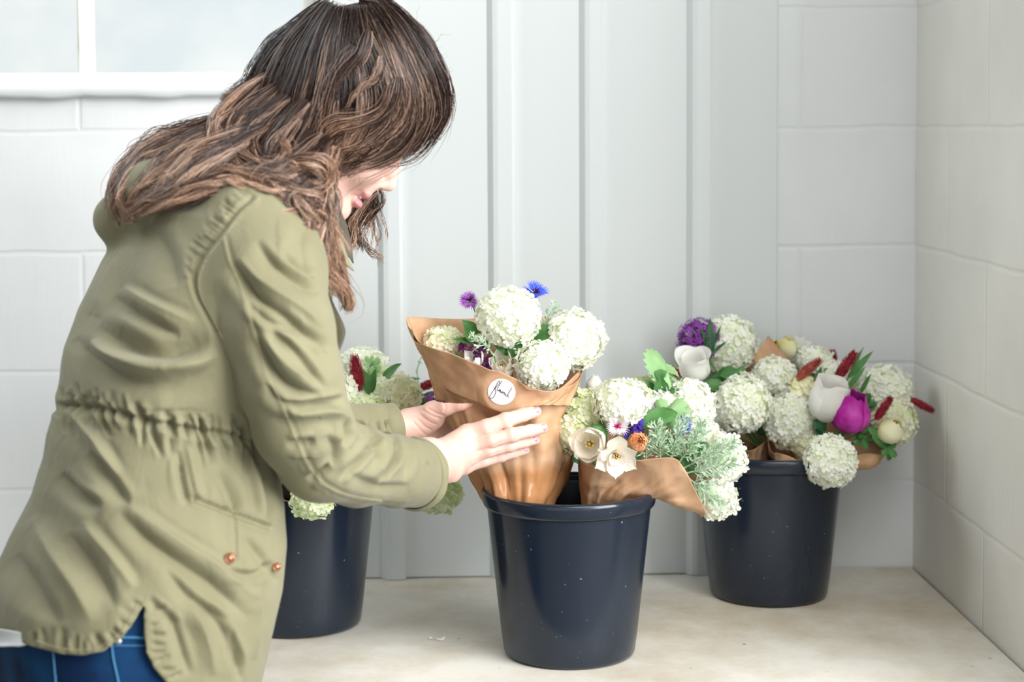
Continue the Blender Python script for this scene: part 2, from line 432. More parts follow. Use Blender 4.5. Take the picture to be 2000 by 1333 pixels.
def add_leaf(mb, base, d, up, L, W, bend=.2, fold=.25, rng=RNG, m=0, shape='oval', rows=12, wave=.06):
    """a leaf blade with folded midrib; shape oval / lance / lobed"""
    d = nrm(d); up = np.array(up, float); side = nrm(np.cross(d, up)); up = np.cross(side, d)
    nu, nv = rows, 9 if shape == 'lobed' else 7
    G = np.zeros((nu, nv, 3)); ph = rng.uniform(0, 6)
    for i in range(nu):
        t = i / (nu - 1)
        if shape == 'oval': w = math.sin(math.pi * min(1, t ** .8)) ** .8 * (1 - .25 * t)
        elif shape == 'lance': w = math.sin(math.pi * t ** .75) ** 1.0
        else:
            w = .25 + .9 * abs(math.sin(math.pi * (t * 1.5 + .12))) ** .8 * (1 - .45 * t); w *= 1 if t < .96 else .1
            if i == 0: w = .15
        if i == nu - 1: w = 0.01
        ang = bend * t * 2
        ctr = np.array(base) + L * t * (d * math.cos(ang) - up * math.sin(ang) * .8)
        n2 = up * math.cos(ang) + d * math.sin(ang)
        for j in range(nv):
            v = (j / (nv - 1) - .5) * 2
            adv = 0
            if shape == 'lobed': adv = abs(v) ** 1.3 * .22 * L * (1 - t)
            ser = 1 + (.05 * math.sin(i * 2.9) if shape != 'lance' else 0) * abs(v)
            G[i, j] = ctr + side * v * w * W * .5 * ser + n2 * (abs(v) * fold * w * W * .5 + wave * W * math.sin(ph + 7 * t + 3 * v) * abs(v)) + d * adv
    mb.grid(G, m)

def add_palmate(mb, base, d, up, L, rng=RNG, m=0, lobes=5, sharp=.55, stalk=.5):
    """maple-like lobed leaf: blade as a fan with serrated lobes"""
    d = nrm(d); up = np.array(up, float); side = nrm(np.cross(d, up)); up = np.cross(side, d)
    n = 61; nr = 5; G = np.zeros((nr, n, 3)); c0 = np.array(base) + d * L * stalk * .5
    for j in range(n):
        u = j / (n - 1) * 2 - 1; a = u * math.radians(150)
        k = abs(math.cos(a * (lobes - 1) * .5 * 1.15)) if lobes > 1 else 1
        r = (1 - sharp) + sharp * k ** .8
        r *= (1 - .42 * abs(u) ** 1.2) * (1 + .06 * ((j % 3) - 1))
        for i in range(nr):
            t = i / (nr - 1)
            z = -.18 * L * (t * r) ** 2 + .07 * L * t * math.cos(a * (lobes - 1) * 1.15) + .02 * L * math.sin(5 * u + 4 * t)
            G[i, j] = c0 + (d * math.cos(a) + side * math.sin(a)) * L * .62 * r * t + up * z
    mb.grid(G, m)
    mb.tube([np.array(base) - d * L * stalk * .4, np.array(base), c0], L * .014, 5, m)

def add_petal(mb, base, out, up, L, W, open_, curl=.3, m=0, point=.3, rng=RNG, nu=9, nv=7, cup=.5):
    """one tulip-like petal: starts at base, leans outward by open_ (radians from up), cups inward"""
    up = nrm(up); out = nrm(out - up * np.dot(out, up)); side = np.cross(up, out)
    G = np.zeros((nu, nv, 3)); p = np.array(base, float)
    ph = rng.uniform(0, 6)
    for i in range(nu):
        t = i / (nu - 1)
        ang = open_ * (1.6 - 1.3 * t) + curl * (t - .5) * 1.6
        dr = up * math.cos(ang) + out * math.sin(ang); nn = out * math.cos(ang) - up * math.sin(ang)
        if i: p = p + dr * L / (nu - 1)
        w = W * (math.sin(math.pi * (.12 + .80 * t)) ** (.65)) * (1 if t < .75 else (1 - (t - .75) / .25 * (.35 + point)))
        for j in range(nv):
            v = (j / (nv - 1) - .5) * 2
            G[i, j] = p + side * v * w * .5 - nn * (v * v) * cup * w * .5 + nn * .03 * W * math.sin(ph + 6 * t + 4 * v) - dr * abs(v) ** 2 * L * .05 * (t > .9)
    mb.grid(G, m)

def stem_to(root, a, b, r=.0016, sag=.0, name='stem', mt=None):
    a = np.array(a); b = np.array(b); n = 14; t = np.linspace(0, 1, n)[:, None]
    mid = (a + b) / 2 + np.array([0, 0, sag])
    p = (1 - t) ** 2 * a + 2 * t * (1 - t) * mid + t ** 2 * b
    mb = MB(); mb.tube(p, r, 6); return mb.build(name, mt or M['stem'], root)

# every flower: pixel it is seen at, distance Y, size in pixels, colour
def px2m(Y): return Y / F
def snowball(px, py, rpx, Y, label, foot, group, mt='petal_white', squash=(1, 1, .9), axis=None, fs=.0088, lump=.1, seed=0, leaf=None):
    c = P(px, py, Y); r = rpx * px2m(Y); rng = random.Random(seed or int(px * 7 + py))
    t = thing('snowball_flower', c, label, 'flower', group)
    c2 = P(px, py, Y)
    head_of_florets('flower_head', c2, r * .97, t, M[mt], rng, squash, fs, None, lump, axis)
    d = nrm(np.array(foot) - c2)
    stem_to(t, c2 + d * r * .7, foot, .0018, .01)
    return t

def egg_petal(mb, base, Fz, L, a0, span, rad, top, k, rng, nu=14, nv=13, frill=.03):
    G = np.zeros((nu, nv, 3)); ph = rng.uniform(0, 6)
    for i in range(nu):
        for j in range(nv):
            v = (j / (nv - 1) - .5) * 2; t = i / (nu - 1) * (1 - .16 * abs(v) ** 2.2 - .02 * math.sin(5 * v + ph) * (i > nu - 4))
            R = float(np.interp(t, [0, .08, .2, .4, .6, .8, 1], [.10, .5, .82, 1, .98, .5 + .42 * top / rad, top / rad])) * rad * L * (k + .05 * v * v - .03 * (1 - v * v))
            R *= 1 + frill * math.sin(4 * v + 6 * t + ph) * t; a = a0 + v * span * min(1, .35 + 2.2 * t)
            G[i, j] = base + Fz @ np.array([R * math.cos(a), R * math.sin(a), L * t])
    mb.grid(G)
def tulip_egg(px, py, hpx, Y, d, label, foot, group, mt, rad=.42, top=.15, seed=0, layers=((3, 1.0), (3, .9)), frill=.03, name='tulip'):
    rng = random.Random(seed or int(px + 2 * py)); L = hpx * px2m(Y); d = nrm(d); base = P(px, py, Y) - d * L * .48
    t = thing(name, base, label, 'flower', group); Fz = frame_z(d, (0, 1, .2)); a0 = rng.uniform(0, 6.28)
    for li, (n, k) in enumerate(layers):
        for j in range(n):
            mb = MB(); egg_petal(mb, base, Fz, L * (1 - .04 * li) * rng.uniform(.96, 1.03), a0 + (j + .5 * li) * 6.283 / n, 3.6 / n * rng.uniform(.9, 1.1), rad, top * rng.uniform(.8, 1.2), k * rng.uniform(.97, 1.04), rng, frill=frill)
            mb.build('petal', M[mt], t)
    mb = MB(); mb.tube([base + d * L * .03, base + d * L * .35], [L * .03, L * .03], 8); mb.build('pistil', M['stamen'], t)
    stem_to(t, base, foot, .0024, .01); return t
def tulip(px, py, hpx, Y, d, label, foot, group, mt='tulip_white', open_=.25, W=.62, n=6, double=False, point=.3, curl=.3, seed=0, name='tulip', cup=.6, cat='flower', stm=True):
    """px,py = middle of the bloom, d = direction it points (world), hpx = length in pixels"""
    rng = random.Random(seed or int(px * 3 + py)); L = hpx * px2m(Y); d = nrm(d)
    base = P(px, py, Y) - d * L * .45
    t = thing(name, base, label, cat, group)
    Fz = frame_z(d, (0, 1, .2)); a0 = rng.uniform(0, 6.28)
    layers = [(n // 2, 1.0, open_, 1.0), (n - n // 2, .96, open_ * .75 + .02, .92)]
    if double: layers += [(4, .62, open_ * .5, .6), (3, .45, open_ * .3, .5)]
    k0 = 0
    for li, (cnt, ls, op, ws) in enumerate(layers):
        for k in range(cnt):
            a = a0 + (k + .5 * li) * 2 * math.pi / cnt
            out = Fz[:, 0] * math.cos(a) + Fz[:, 1] * math.sin(a)
            mb = MB(); add_petal(mb, base + out * L * .02, out, d, L * ls * rng.uniform(.94, 1.04), L * W * ws * rng.uniform(.95, 1.1), op * rng.uniform(.85, 1.2), curl * rng.uniform(.7, 1.2), 0, point, rng, cup=cup)
            o = mb.build('petal', M[mt], t)
    mb = MB()
    for k in range(7):
        a = k * 2 * math.pi / 6; out = Fz[:, 0] * math.cos(a) + Fz[:, 1] * math.sin(a)
        if k == 6: out = out * 0
        mb.tube([base + d * L * .03, base + d * L * .2 + out * L * .05, base + d * L * .36 + out * L * .09], [L * .02, L * .016, L * .03], 6)
    mb.build('stamens', M['stamen'], t)
    if stm: stem_to(t, base, foot, .0024, .01)
    return t

def cornflower(px, py, rpx, Y, d, label, foot, group, mt='blue', core='violet', seed=0, name='cornflower', nout=13):
    rng = random.Random(seed or int(px + py)); c = P(px, py, Y); r = rpx * px2m(Y); d = nrm(d)
    t = thing(name, c, label, 'flower', group); Fz = frame_z(d); mb = MB()
    for k in range(nout):
        a = k * 2 * math.pi / nout + rng.uniform(-.12, .12); lift = rng.uniform(.1, .7)
        out = Fz @ np.array([math.cos(a) * math.cos(lift), math.sin(a) * math.cos(lift), math.sin(lift)])
        sd = nrm(np.cross(out, d)); nn = np.cross(sd, out); L = r * rng.uniform(.85, 1.12)
        for q in range(5):
            v = (q - 2) / 2
            tip = c + out * L * (1 - .12 * v * v) + sd * v * L * .34 + nn * L * .1 * abs(v)
            mid = c + out * L * .55 + sd * v * L * .12 + nn * L * .05
            s2 = sd * L * .055
            mb.add([c + out * L * .12, mid - s2, tip, mid + s2], [(0, 1, 2, 3)])
    mb.build('ray_florets', M[mt], t, smooth=False)
    mb = MB()
    for k in range(26):
        a = rng.uniform(0, 6.28); e = rng.uniform(.5, 1.5)
        out = Fz @ np.array([math.cos(a) * math.cos(e), math.sin(a) * math.cos(e), math.sin(e)])
        mb.tube([c, c + out * r * .28, c + out * r * rng.uniform(.36, .5) + Fz[:, 0] * r * rng.uniform(-.06, .06)], [r * .035, r * .03, r * .012], 4)
    mb.build('disc_florets', M[core], t)
    mb = MB(); ico_noise(c - d * r * .3, r * .24, rng, 0, mb, (1, 1, 1.5), Fz); mb.build('calyx', M['leaf'], t)
    stem_to(t, c - d * r * .5, foot, .0011, .01)
    return t

def spike(pa, pb, Y, wpx, label, foot, group, mt='crimson', seed=0, n=170, name='clover_spike'):
    """crimson clover / celosia plume: pa tip pixel, pb base pixel"""
    rng = random.Random(seed or int(pa[0] + pb[1])); a = P(pb[0], pb[1], Y); b = P(pa[0], pa[1], Y - .004)
    r = wpx * .5 * px2m(Y); d = nrm(b - a); L = np.linalg.norm(b - a)
    t = thing(name, a, label, 'flower', group); Fz = frame_z(d); mb = MB()
    prof = lambda u: (math.sin(math.pi * min(.999, .12 + .86 * u)) ** .55)
    cv = Fz[:, 0] * L * .06 * rng.choice((-1, 1))
    G = np.array([[a + d * L * u + cv * math.sin(math.pi * u) + (Fz[:, 0] * math.cos(q) + Fz[:, 1] * math.sin(q)) * r * .72 * prof(u) for q in np.linspace(0, 2 * np.pi, 12, endpoint=False)] for u in np.linspace(0, 1, 9)])
    mb.grid(G, 0, closev=True)
    for k in range(n):
        u = (k + .5) / n; q = k * 2.4 + rng.uniform(-.3, .3)
        out = Fz[:, 0] * math.cos(q) + Fz[:, 1] * math.sin(q)
        c = a + d * L * u + cv * math.sin(math.pi * u) + out * r * .6 * prof(u)
        tip = c + (out * .5 + d * .75) * r * .85 + Fz[:, 0] * r * rng.uniform(-.05, .05)
        s = r * .14; sd = np.cross(out, d)
        mb.add([c - sd * s, c + d * s * .6 - out * s, c + sd * s, (c + tip) / 2 + out * s * .9, tip], [(0, 3, 1), (1, 3, 2), (0, 4, 3), (3, 4, 2), (0, 1, 2, 4)])
    mb.build('floret_spike', M[mt], t, smooth=False)
    stem_to(t, a + d * L * .03, foot, .0013, .012)
    return t

def leaf_thing(name, specs, label, cat, group, mt, foot=None, stem_r=.0013):
    """specs: list of (base px,py, tip px,py, Y, width_frac, shape, bend)"""
    rng = random.Random(int(specs[0][0] * 5 + specs[0][1])); base = P(specs[0][0], specs[0][1], specs[0][4])
    t = thing(name, base, label, cat, group)
    for (ax, ay, bx, by, Y, wf, shape, bend) in specs:
        a = P(ax, ay, Y); b = P(bx, by, Y - .012); L = np.linalg.norm(b - a); d = nrm(b - a)
        mb = MB(); up = nrm(np.array([0, -.8, .75]) + np.array([rng.uniform(-.3, .3), 0, rng.uniform(-.2, .2)]))
        if shape == 'palm': add_palmate(mb, a, d, up, L, rng, 0, 5, .55, .25)
        elif shape == 'tri': add_palmate(mb, a, d, up, L, rng, 0, 3, .5, .3)
        else: add_leaf(mb, a, d, up, L, L * wf, bend, .25, rng, 0, shape, 14)
        mb.build('leaf', M[mt], t)
    if foot is not None: stem_to(t, base, foot, stem_r, .008)
    return t

def sprig(pts, Y, label, foot, group, mt='sage', nleaf=60, ll=.024, lw=.0032, seed=0, name='artemisia_sprig', clusters=True):
    """feathery silver foliage: stem with whorls of narrow leaflets"""
    rng = random.Random(seed or int(pts[0][0] + pts[-1][1]))
    line = smoothline([P(x, y, Y + dy) for x, y, dy in pts], 24)
    t = thing(name, line[0], label, 'foliage', group)
    mb = MB(); mb.tube(line, np.linspace(.0014, .0006, 24), 5); mb.build('stem', M['sage'], t)
    mb = MB()
    for k in range(nleaf):
        u = .12 + .88 * (k + rng.random()) / nleaf; i = min(22, int(u * 23)); fr = u * 23 - i
        p = line[i] * (1 - fr) + line[i + 1] * fr; T = nrm(line[i + 1] - line[i])
        Fz = frame_z(T); a = k * 2.39 + rng.uniform(-.4, .4)
        out = Fz[:, 0] * math.cos(a) + Fz[:, 1] * math.sin(a)
        d = nrm(out * rng.uniform(.7, 1.1) + T * rng.uniform(.5, 1.2)); L = ll * rng.uniform(.6, 1.15) * (1 - .4 * u ** 3)
        q0 = p
        for sub in range(4 if clusters else 1):
            if sub == 0: dd, LL, q = d, L, q0
            else:
                dd = nrm(d + np.array([rng.uniform(-1, 1) for _ in range(3)]) * .75); LL = L * rng.uniform(.4, .62); q = q0 + d * L * rng.uniform(.25, .6)
            sd = nrm(np.cross(dd, [rng.uniform(-.4, .4), -.9, .5])); nn = np.cross(sd, dd); w = lw * rng.uniform(.7, 1.1)
            mb.add([q, q + dd * LL * .5 - sd * w * .5 + nn * w * .2, q + dd * LL * .55, q + dd * LL * .5 + sd * w * .5 + nn * w * .2, q + dd * LL + nn * LL * .08], [(0, 1, 2), (0, 2, 3), (1, 4, 2), (2, 4, 3)])
    mb.build('leaflets', M[mt], t, smooth=False)
    if foot is not None: stem_to(t, line[0], foot, .0013, .0)
    return t
# ------------------------------------------------------------------ arrangement
# feet of the stems: points inside the buckets' mouths
def inb(c, dx, dy, z=.15): return np.array([c[0] + dx, c[1] + dy, TZ + z])
FA = inb(CM, -.045, -.01); FB = inb(CM, .06, .01, .17); FC = inb(CR, -.03, .0, .2); FD = inb(CR, .04, -.01, .2)
FL = inb(CL, -.02, 0, .2); FL2 = inb(CL, .05, 0, .2)
NA = P(1000, 830, 2.60)      # neck of the held bouquet
GA = 'flowers of the bouquet held in the hands'; GB = 'flowers of the bouquet leaning out of the middle bucket'
GC = 'flowers in the bucket near the corner'; GL = 'flowers in the bucket behind the woman'
W_, Cc, Gg = 'petal_white', 'petal_cream', 'petal_green'
# --- held bouquet
snowball(993, 620, 66, 2.58, 'largest white snowball bloom at the top of the held bouquet', NA, GA, W_, (1, 1, .93), seed=5)
snowball(1122, 664, 58, 2.60, 'white snowball bloom on the right edge of the held bouquet', NA, GA, W_, (1.0, 1, 1.02), lump=.2, seed=6)
snowball(1060, 714, 54, 2.54, 'round white snowball bloom overhanging the paper beside the sticker', NA, GA, W_, (1, 1, .92), seed=7)
snowball(866, 670, 41, 2.63, 'half hidden cream snowball bloom inside the pointed paper corner', NA, GA, Cc, (1.05, 1, .72), seed=8)
cornflower(919, 589, 24, 2.60, (-.25, -.85, .45), 'purple cornflower standing left of the largest snowball bloom', NA, GA, 'purple', 'plum')
cornflower(1045, 573, 29, 2.62, (.2, -.7, .7), 'bright blue cornflower rising behind the held snowball blooms', NA, GA, 'blue', 'plum')
tulip(980, 712, 60, 2.56, (-.1, -.75, .65), 'open creamy white tulip in the middle of the held bouquet', NA, GA, 'tulip_cream', .62, .62, double=True, curl=-.7, cup=.7)
tulip(926, 704, 46, 2.57, (-.4, -.5, .7), 'small white tulip tucked against the held paper edge', NA, GA, 'tulip_white', .6, .5, curl=-.3)
def stock(px, py, Y, r, label, foot, group, mt='plum', n=7):
    rng = random.Random(int(px + py)); c = P(px, py, Y); t = thing('stock_flower', c, label, 'flower', group); mb = MB()
    for k in range(n):
        d = nrm([rng.gauss(0, 1), rng.gauss(-.7, .6), rng.gauss(0, 1)])
        add_floret(mb, c + d * r * .7, nrm(d + np.array([0, -.6, .3])), r * .62, rng, 0, 4)
    mb.build('florets', M[mt], t, smooth=False); stem_to(t, c, foot, .0012, .01); return t
stock(944, 700, 2.58, .017, 'dark plum stock flower left of the open creamy tulip', NA, GA)
stock(914, 678, 2.59, .013, 'small dark plum stock flower next to the half hidden snowball', NA, GA, n=5)
stock(957, 724, 2.565, .014, 'plum stock flower low behind the paper edge above the sticker', NA, GA, n=6)
leaf_thing('viburnum_leaf', [(930, 668, 912, 624, 2.585, .8, 'oval', .2), (925, 672, 890, 655, 2.585, .35, 'lance', .2)], 'dark serrated leaf left below the largest snowball bloom', 'leaf', GA, 'leaf', NA)
leaf_thing('viburnum_leaf', [(1035, 672, 1078, 632, 2.60, .8, 'oval', .2), (1050, 668, 1090, 660, 2.61, .5, 'oval', .2)], 'green leaves between the two right held snowball blooms', 'leaf', GA, 'leaf', NA)
leaf_thing('viburnum_leaf', [(1000, 700, 1012, 660, 2.56, .7, 'oval', .3), (1003, 700, 1030, 678, 2.56, .8, 'oval', .4), (990, 695, 975, 668, 2.565, .5, 'oval', .4)], 'bright green leaves above the open creamy tulip', 'leaf', GA, 'leaf', NA)
sprig([(965, 695, 0), (945, 672, -.01), (920, 655, -.015)], 2.56, 'silvery sprig below the largest snowball bloom', NA, GA, 'sage', 22, .017, .003)
sprig([(1060, 670, .02), (1066, 630, .03), (1085, 596, .03)], 2.60, 'pale feathery sprig rising right of the blue cornflower', NA, GA, 'sage', 30, .02, .0022)
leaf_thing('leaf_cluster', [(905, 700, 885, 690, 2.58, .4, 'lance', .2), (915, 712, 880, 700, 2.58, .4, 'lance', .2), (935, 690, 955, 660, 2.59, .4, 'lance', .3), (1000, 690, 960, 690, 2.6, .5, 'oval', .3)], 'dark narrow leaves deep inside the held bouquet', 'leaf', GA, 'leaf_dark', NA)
# --- bouquet leaning out of the middle bucket
NB = P(1190, 960, 2.62)
snowball(1213, 786, 58, 2.56, 'brightest white snowball bloom in the leaning bouquet', NB, GB, W_, (1, 1, .85), lump=.16)
snowball(1147, 803, 50, 2.60, 'greenish snowball bloom at the leaning bouquet left top', NB, GB, Gg, (1, 1, .9), lump=.16)
snowball(1122, 846, 42, 2.585, 'pale green snowball bloom farthest left in the leaning bouquet', NB, GB, Cc, (.9, 1, 1))
snowball(1345, 795, 54, 2.64, 'white snowball bloom behind the leaf in the leaning bouquet', NB, GB, W_, (.85, 1, 1.05))
snowball(1413, 897, 49, 2.60, 'white snowball bloom farthest right in the leaning bouquet', NB, GB, W_, (.9, 1, 1.05))
snowball(1398, 974, 43, 2.57, 'lowest white snowball bloom hanging at the paper tip', NB, GB, W_, (.95, 1, .95))
snowball(1258, 762, 26, 2.66, 'small light green snowball bloom peeking over the leaning bouquet', NB, GB, Gg)
snowball(1292, 790, 30, 2.63, 'small white snowball bloom beside the pale pink cornflower', NB, GB, W_)
snowball(1370, 850, 38, 2.635, 'white snowball bloom under the silver feathery foliage', NB, GB, W_)
tulip_egg(1160, 754, 46, 2.68, (.1, -.2, .95), 'closed greenish white tulip bud behind the leaning bouquet', NB, GB, 'tulip_white', .36, .08)
tulip(1150, 868, 84, 2.525, (-.25, -.95, .1), 'open creamy tulip at the left of the hanging star flower', NB, GB, 'tulip_cream', .62, .6, curl=-.5, cup=.6)
tulip(1205, 896, 56, 2.485, (.05, -.9, -.30), 'hanging star shaped cream tulip with long pointed petals', NB, GB, 'tulip_cream', 1.15, .72, double=True, point=.5, curl=.75, cup=.25)
cornflower(1206, 833, 26, 2.535, (-.05, -.95, .25), 'white cornflower with pink centre above the star tulip', NB, GB, 'pinkwhite', 'pink')
cornflower(1281, 792, 24, 2.60, (.05, -.85, .5), 'pale pinkish cornflower beside the lobed leaf', NB, GB, 'pinkwhite', 'purple')
cornflower(1328, 830, 27, 2.575, (.3, -.9, .3), 'blue cornflower half hidden in silver foliage', NB, GB, 'blue', 'violet')
stock(1236, 834, 2.555, .016, 'deep violet blossom cluster beside the white cornflower', NB, GB, 'violet', 11)
def ranunculus(px, py, rpx, Y, d, label, foot, group, mt):
    rng = random.Random(int(px + py)); c = P(px, py, Y); r = rpx * px2m(Y); t = thing('ranunculus', c, label, 'flower', group)
    d = nrm(d); Fz = frame_z(d)
    for ring, (rr, n, op) in enumerate(((1, 6, .75), (.8, 6, .55), (.62, 5, .4), (.42, 4, .25), (.25, 3, .12))):
        mb = MB()
        for k in range(n):
            a = k * 6.283 / n + ring * .6; out = Fz[:, 0] * math.cos(a) + Fz[:, 1] * math.sin(a)
            add_petal(mb, c - d * r * .5 + out * r * .1, out, d, r * (1.0 + .1 * (4 - ring) * .3), r * 1.15 * rr + r * .2, op * .9, -.2 - op, 0, 0, rng, 7, 6, .7)
        mb.build('petal_ring', M[mt], t)
    stem_to(t, c - d * r * .5, foot, .0015, .01); return t
ranunculus(1247, 864, 31, 2.528, (.1, -.95, .3), 'peach orange ranunculus between star tulip and silver foliage', NB, GB, 'orange')
ranunculus(1300, 833, 13, 2.60, (0, -.8, .5), 'tiny coral bud beside the blue cornflower', NB, GB, 'coral')
leaf_thing('simple_leaf', [(1322, 806, 1240, 826, 2.555, .55, 'oval', .15)], 'broad plain green leaf across the leaning bouquet', 'leaf', GB, 'leaf', NB)
leaf_thing('lobed_leaf', [(1290, 822, 1348, 764, 2.565, .8, 'palm', .15), (1325, 802, 1355, 800, 2.57, .8, 'tri', .2)], 'veined lobed leaf over the white blooms of the leaning bouquet', 'leaf', GB, 'leaf_light', NB)
leaf_thing('lobed_leaf', [(1310, 737, 1256, 668, 2.64, .8, 'tri', .1), (1312, 750, 1266, 705, 2.64, .8, 'tri', .1)], 'tall pale lobed leaf standing at top of leaning bouquet', 'leaf', GB, 'leaf_light', P(1300, 820, 2.64))
leaf_thing('lobed_leaf', [(1290, 778, 1292, 724, 2.63, .5, 'lobed', .1), (1300, 780, 1326, 748, 2.63, .5, 'palm', .1), (1280, 780, 1268, 742, 2.64, .5, 'oval', .1)], 'cluster of upright green leaves under the tall pale leaf', 'leaf', GB, 'leaf', NB)
leaf_thing('small_leaf', [(1185, 838, 1155, 826, 2.545, .5, 'palm', .2), (1130, 900, 1115, 898, 2.57, .7, 'palm', .2), (1255, 900, 1238, 898, 2.55, .8, 'palm', .2)], 'small dark jagged leaves between the cream tulips', 'leaf', GB, 'leaf', NB)
sprig([(1262, 900, 0), (1262, 880, -.01), (1258, 862, -.01)], 2.545, 'silver sprig covering the orange ranunculus', NB, GB, 'sage', 26, .022, .0028)
sprig([(1290, 902, 0), (1288, 870, -.01), (1284, 830, -.01)], 2.545, 'silver green sprig right of the orange ranunculus', NB, GB, 'sage', 44, .024, .003)
sprig([(1310, 905, 0), (1318, 865, -.012), (1335, 822, -.01)], 2.55, 'silver green sprig below the blue cornflower', NB, GB, 'sage', 44, .024, .003)
sprig([(1325, 905, 0), (1352, 868, -.012), (1374, 826, -.01)], 2.555, 'silver sprig rising over the right white blooms', NB, GB, 'sage', 48, .024, .0028)
sprig([(1335, 915, 0), (1385, 890, -.015), (1432, 866, -.012)], 2.56, 'long silver sprig reaching towards the farthest right bloom', NB, GB, 'sage', 56, .024, .0026)
sprig([(1340, 925, 0), (1385, 915, -.012), (1432, 905, -.012)], 2.55, 'silver sprig across the farthest right bloom', NB, GB, 'sage', 50, .024, .0026)
sprig([(1345, 935, 0), (1370, 955, -.012), (1412, 985, -.012)], 2.545, 'silver sprig drooping over the lowest bloom', NB, GB, 'sage', 46, .023, .0026)
leaf_thing('lobed_leaf', [(1330, 900, 1378, 930, 2.58, .6, 'palm', .2), (1325, 890, 1345, 940, 2.58, .5, 'palm', .2), (1320, 880, 1290, 850, 2.585, .6, 'palm', .2), (1340, 880, 1395, 860, 2.59, .6, 'palm', .2)], 'green leaves under the silver foliage beside the paper edge', 'leaf', GB, 'leaf', NB)
# --- bucket near the corner
NC = P(1490, 880, 2.90); ND = P(1590, 890, 2.88)
snowball(1424, 674, 56, 2.94, 'tall pale snowball bloom at the back beside the purple allium', NC, GC, W_, (.85, 1, 1.05))
snowball(1451, 790, 59, 2.82, 'round white snowball bloom at the front left of the corner bucket', NC, GC, W_, (1, 1, .98))
snowball(1512, 738, 46, 2.90, 'white snowball bloom in front of the brown paper triangle', NC, GC, W_, (1, 1, .9))
snowball(1548, 822, 56, 2.85, 'white snowball bloom left of the large white tulip', ND, GC, W_, (.8, 1, 1.05))
snowball(1580, 868, 36, 2.84, 'white snowball bloom resting inside the lower paper fold', ND, GC, Cc, (.95, 1, 1))
snowball(1623, 902, 53, 2.745, 'lowest snowball bloom hanging over the corner bucket rim', ND, GC, W_, (.95, 1, 1))
snowball(1730, 764, 52, 2.90, 'cream snowball bloom at the upper right of the corner bucket', ND, GC, W_, (.95, 1, .95), lump=.2)
snowball(1742, 822, 50, 2.88, 'snowball bloom behind the pale yellow tulip', ND, GC, Cc, (.9, 1, 1), lump=.2)
snowball(1588, 705, 38, 2.97, 'white snowball bloom between the two red clover spikes', ND, GC, W_, (1.3, 1, .75))
snowball(1634, 738, 34, 2.93, 'small white snowball bloom behind the large white tulip', ND, GC, W_)
snowball(1398, 838, 26, 2.86, 'small white snowball bloom low behind the leaning bouquet', NC, GC, W_)
snowball(1344, 722, 24, 3.0, 'blurred cream bloom at the far back left of the corner bucket', NC, GC, Cc)
def allium(px, py, rpx, Y, label, foot, group):
    rng = random.Random(4); c = P(px, py, Y); r = rpx * px2m(Y); t = thing('allium', c, label, 'flower', group)
    mb = MB(); ms = MB()
    for k in range(210):
        z = 1 - 2 * (k + .5) / 210; q = math.sqrt(1 - z * z); a = 2.4 * k
        d = nrm(np.array([q * math.cos(a), q * math.sin(a), z]) + np.array([rng.gauss(0, .1) for _ in range(3)])); rr = r * rng.uniform(.7, 1.02)
        ms.tube([c, c + d * rr * .9], r * .012, 3)
        p = c + d * rr; Fz = frame_z(d)
        for j in range(6):
            b = j * math.pi / 3; o = Fz[:, 0] * math.cos(b) + Fz[:, 1] * math.sin(b); s = np.cross(o, d); L = r * .25
            mb.add([p, p + o * L * .5 - s * L * .16 + d * L * .2, p + o * L + d * L * .25, p + o * L * .5 + s * L * .16 + d * L * .2], [(0, 1, 2, 3)])
    mb.build('star_florets', M['purple2'], t, smooth=False); ms.build('pedicels', M['plum'], t)
    stem_to(t, c, foot, .0022, 0); return t
M['purple2'] = mat('allium_purple', lin(118, 44, 138), rough=.5, trans=.15, col2=lin(156, 84, 176), nscale=80)
allium(1364, 664, 42, 2.92, 'round deep purple allium head at the back left', NC, GC)
leaf_thing('lily_leaf', [(1385, 700, 1392, 622, 2.89, .24, 'lance', .15), (1388, 690, 1372, 640, 2.89, .2, 'lance', .15), (1390, 690, 1425, 668, 2.88, .2, 'lance', -.1), (1384, 700, 1404, 634, 2.9, .14, 'lance', .1)], 'long upright pointed leaves in front of the allium', 'leaf', GC, 'leaf_dark', NC)
leaf_thing('lily_leaf', [(1330, 735, 1300, 712, 2.9, .35, 'lance', .15), (1335, 720, 1328, 680, 2.9, .2, 'lance', .1)], 'dark pointed leaves at the left edge of the corner bucket', 'leaf', GC, 'leaf_dark', NC)
leaf_thing('lobed_leaf', [(1400, 735, 1458, 720, 2.86, .5, 'lobed', .15), (1395, 745, 1430, 712, 2.87, .6, 'tri', .1), (1420, 760, 1365, 742, 2.85, .5, 'oval', .3), (1410, 765, 1370, 760, 2.86, .45, 'oval', .3), (1400, 790, 1385, 760, 2.87, .45, 'oval', .3)], 'green leaves right below the open white tulip', 'leaf', GC, 'leaf', NC)
tulip_egg(1357, 718, 62, 2.84, (-.15, -.45, .85), 'open white tulip in front of the allium', NC, GC, 'tulip_white', .48, .58, frill=.08)
ranunculus(1321, 729, 14, 2.88, (-.3, -.8, .4), 'bright pink bud left of the open white tulip', NC, GC, 'pink')
tulip_egg(1617, 784, 96, 2.81, (.15, -.35, .9), 'largest white tulip beside the magenta bloom', ND, GC, 'tulip_white', .40, .34, frill=.07)
tulip_egg(1661, 809, 86, 2.80, (.16, -.3, .94), 'round magenta tulip with dark rolled upper petals', ND, GC, 'magenta', .47, .24, layers=((3, 1.0), (3, .9), (2, .72)), frill=.06)
ranunculus(1639, 745, 9, 2.83, (0, -.8, .5), 'tiny magenta bud between the large white tulip and clover spike', ND, GC, 'magenta')
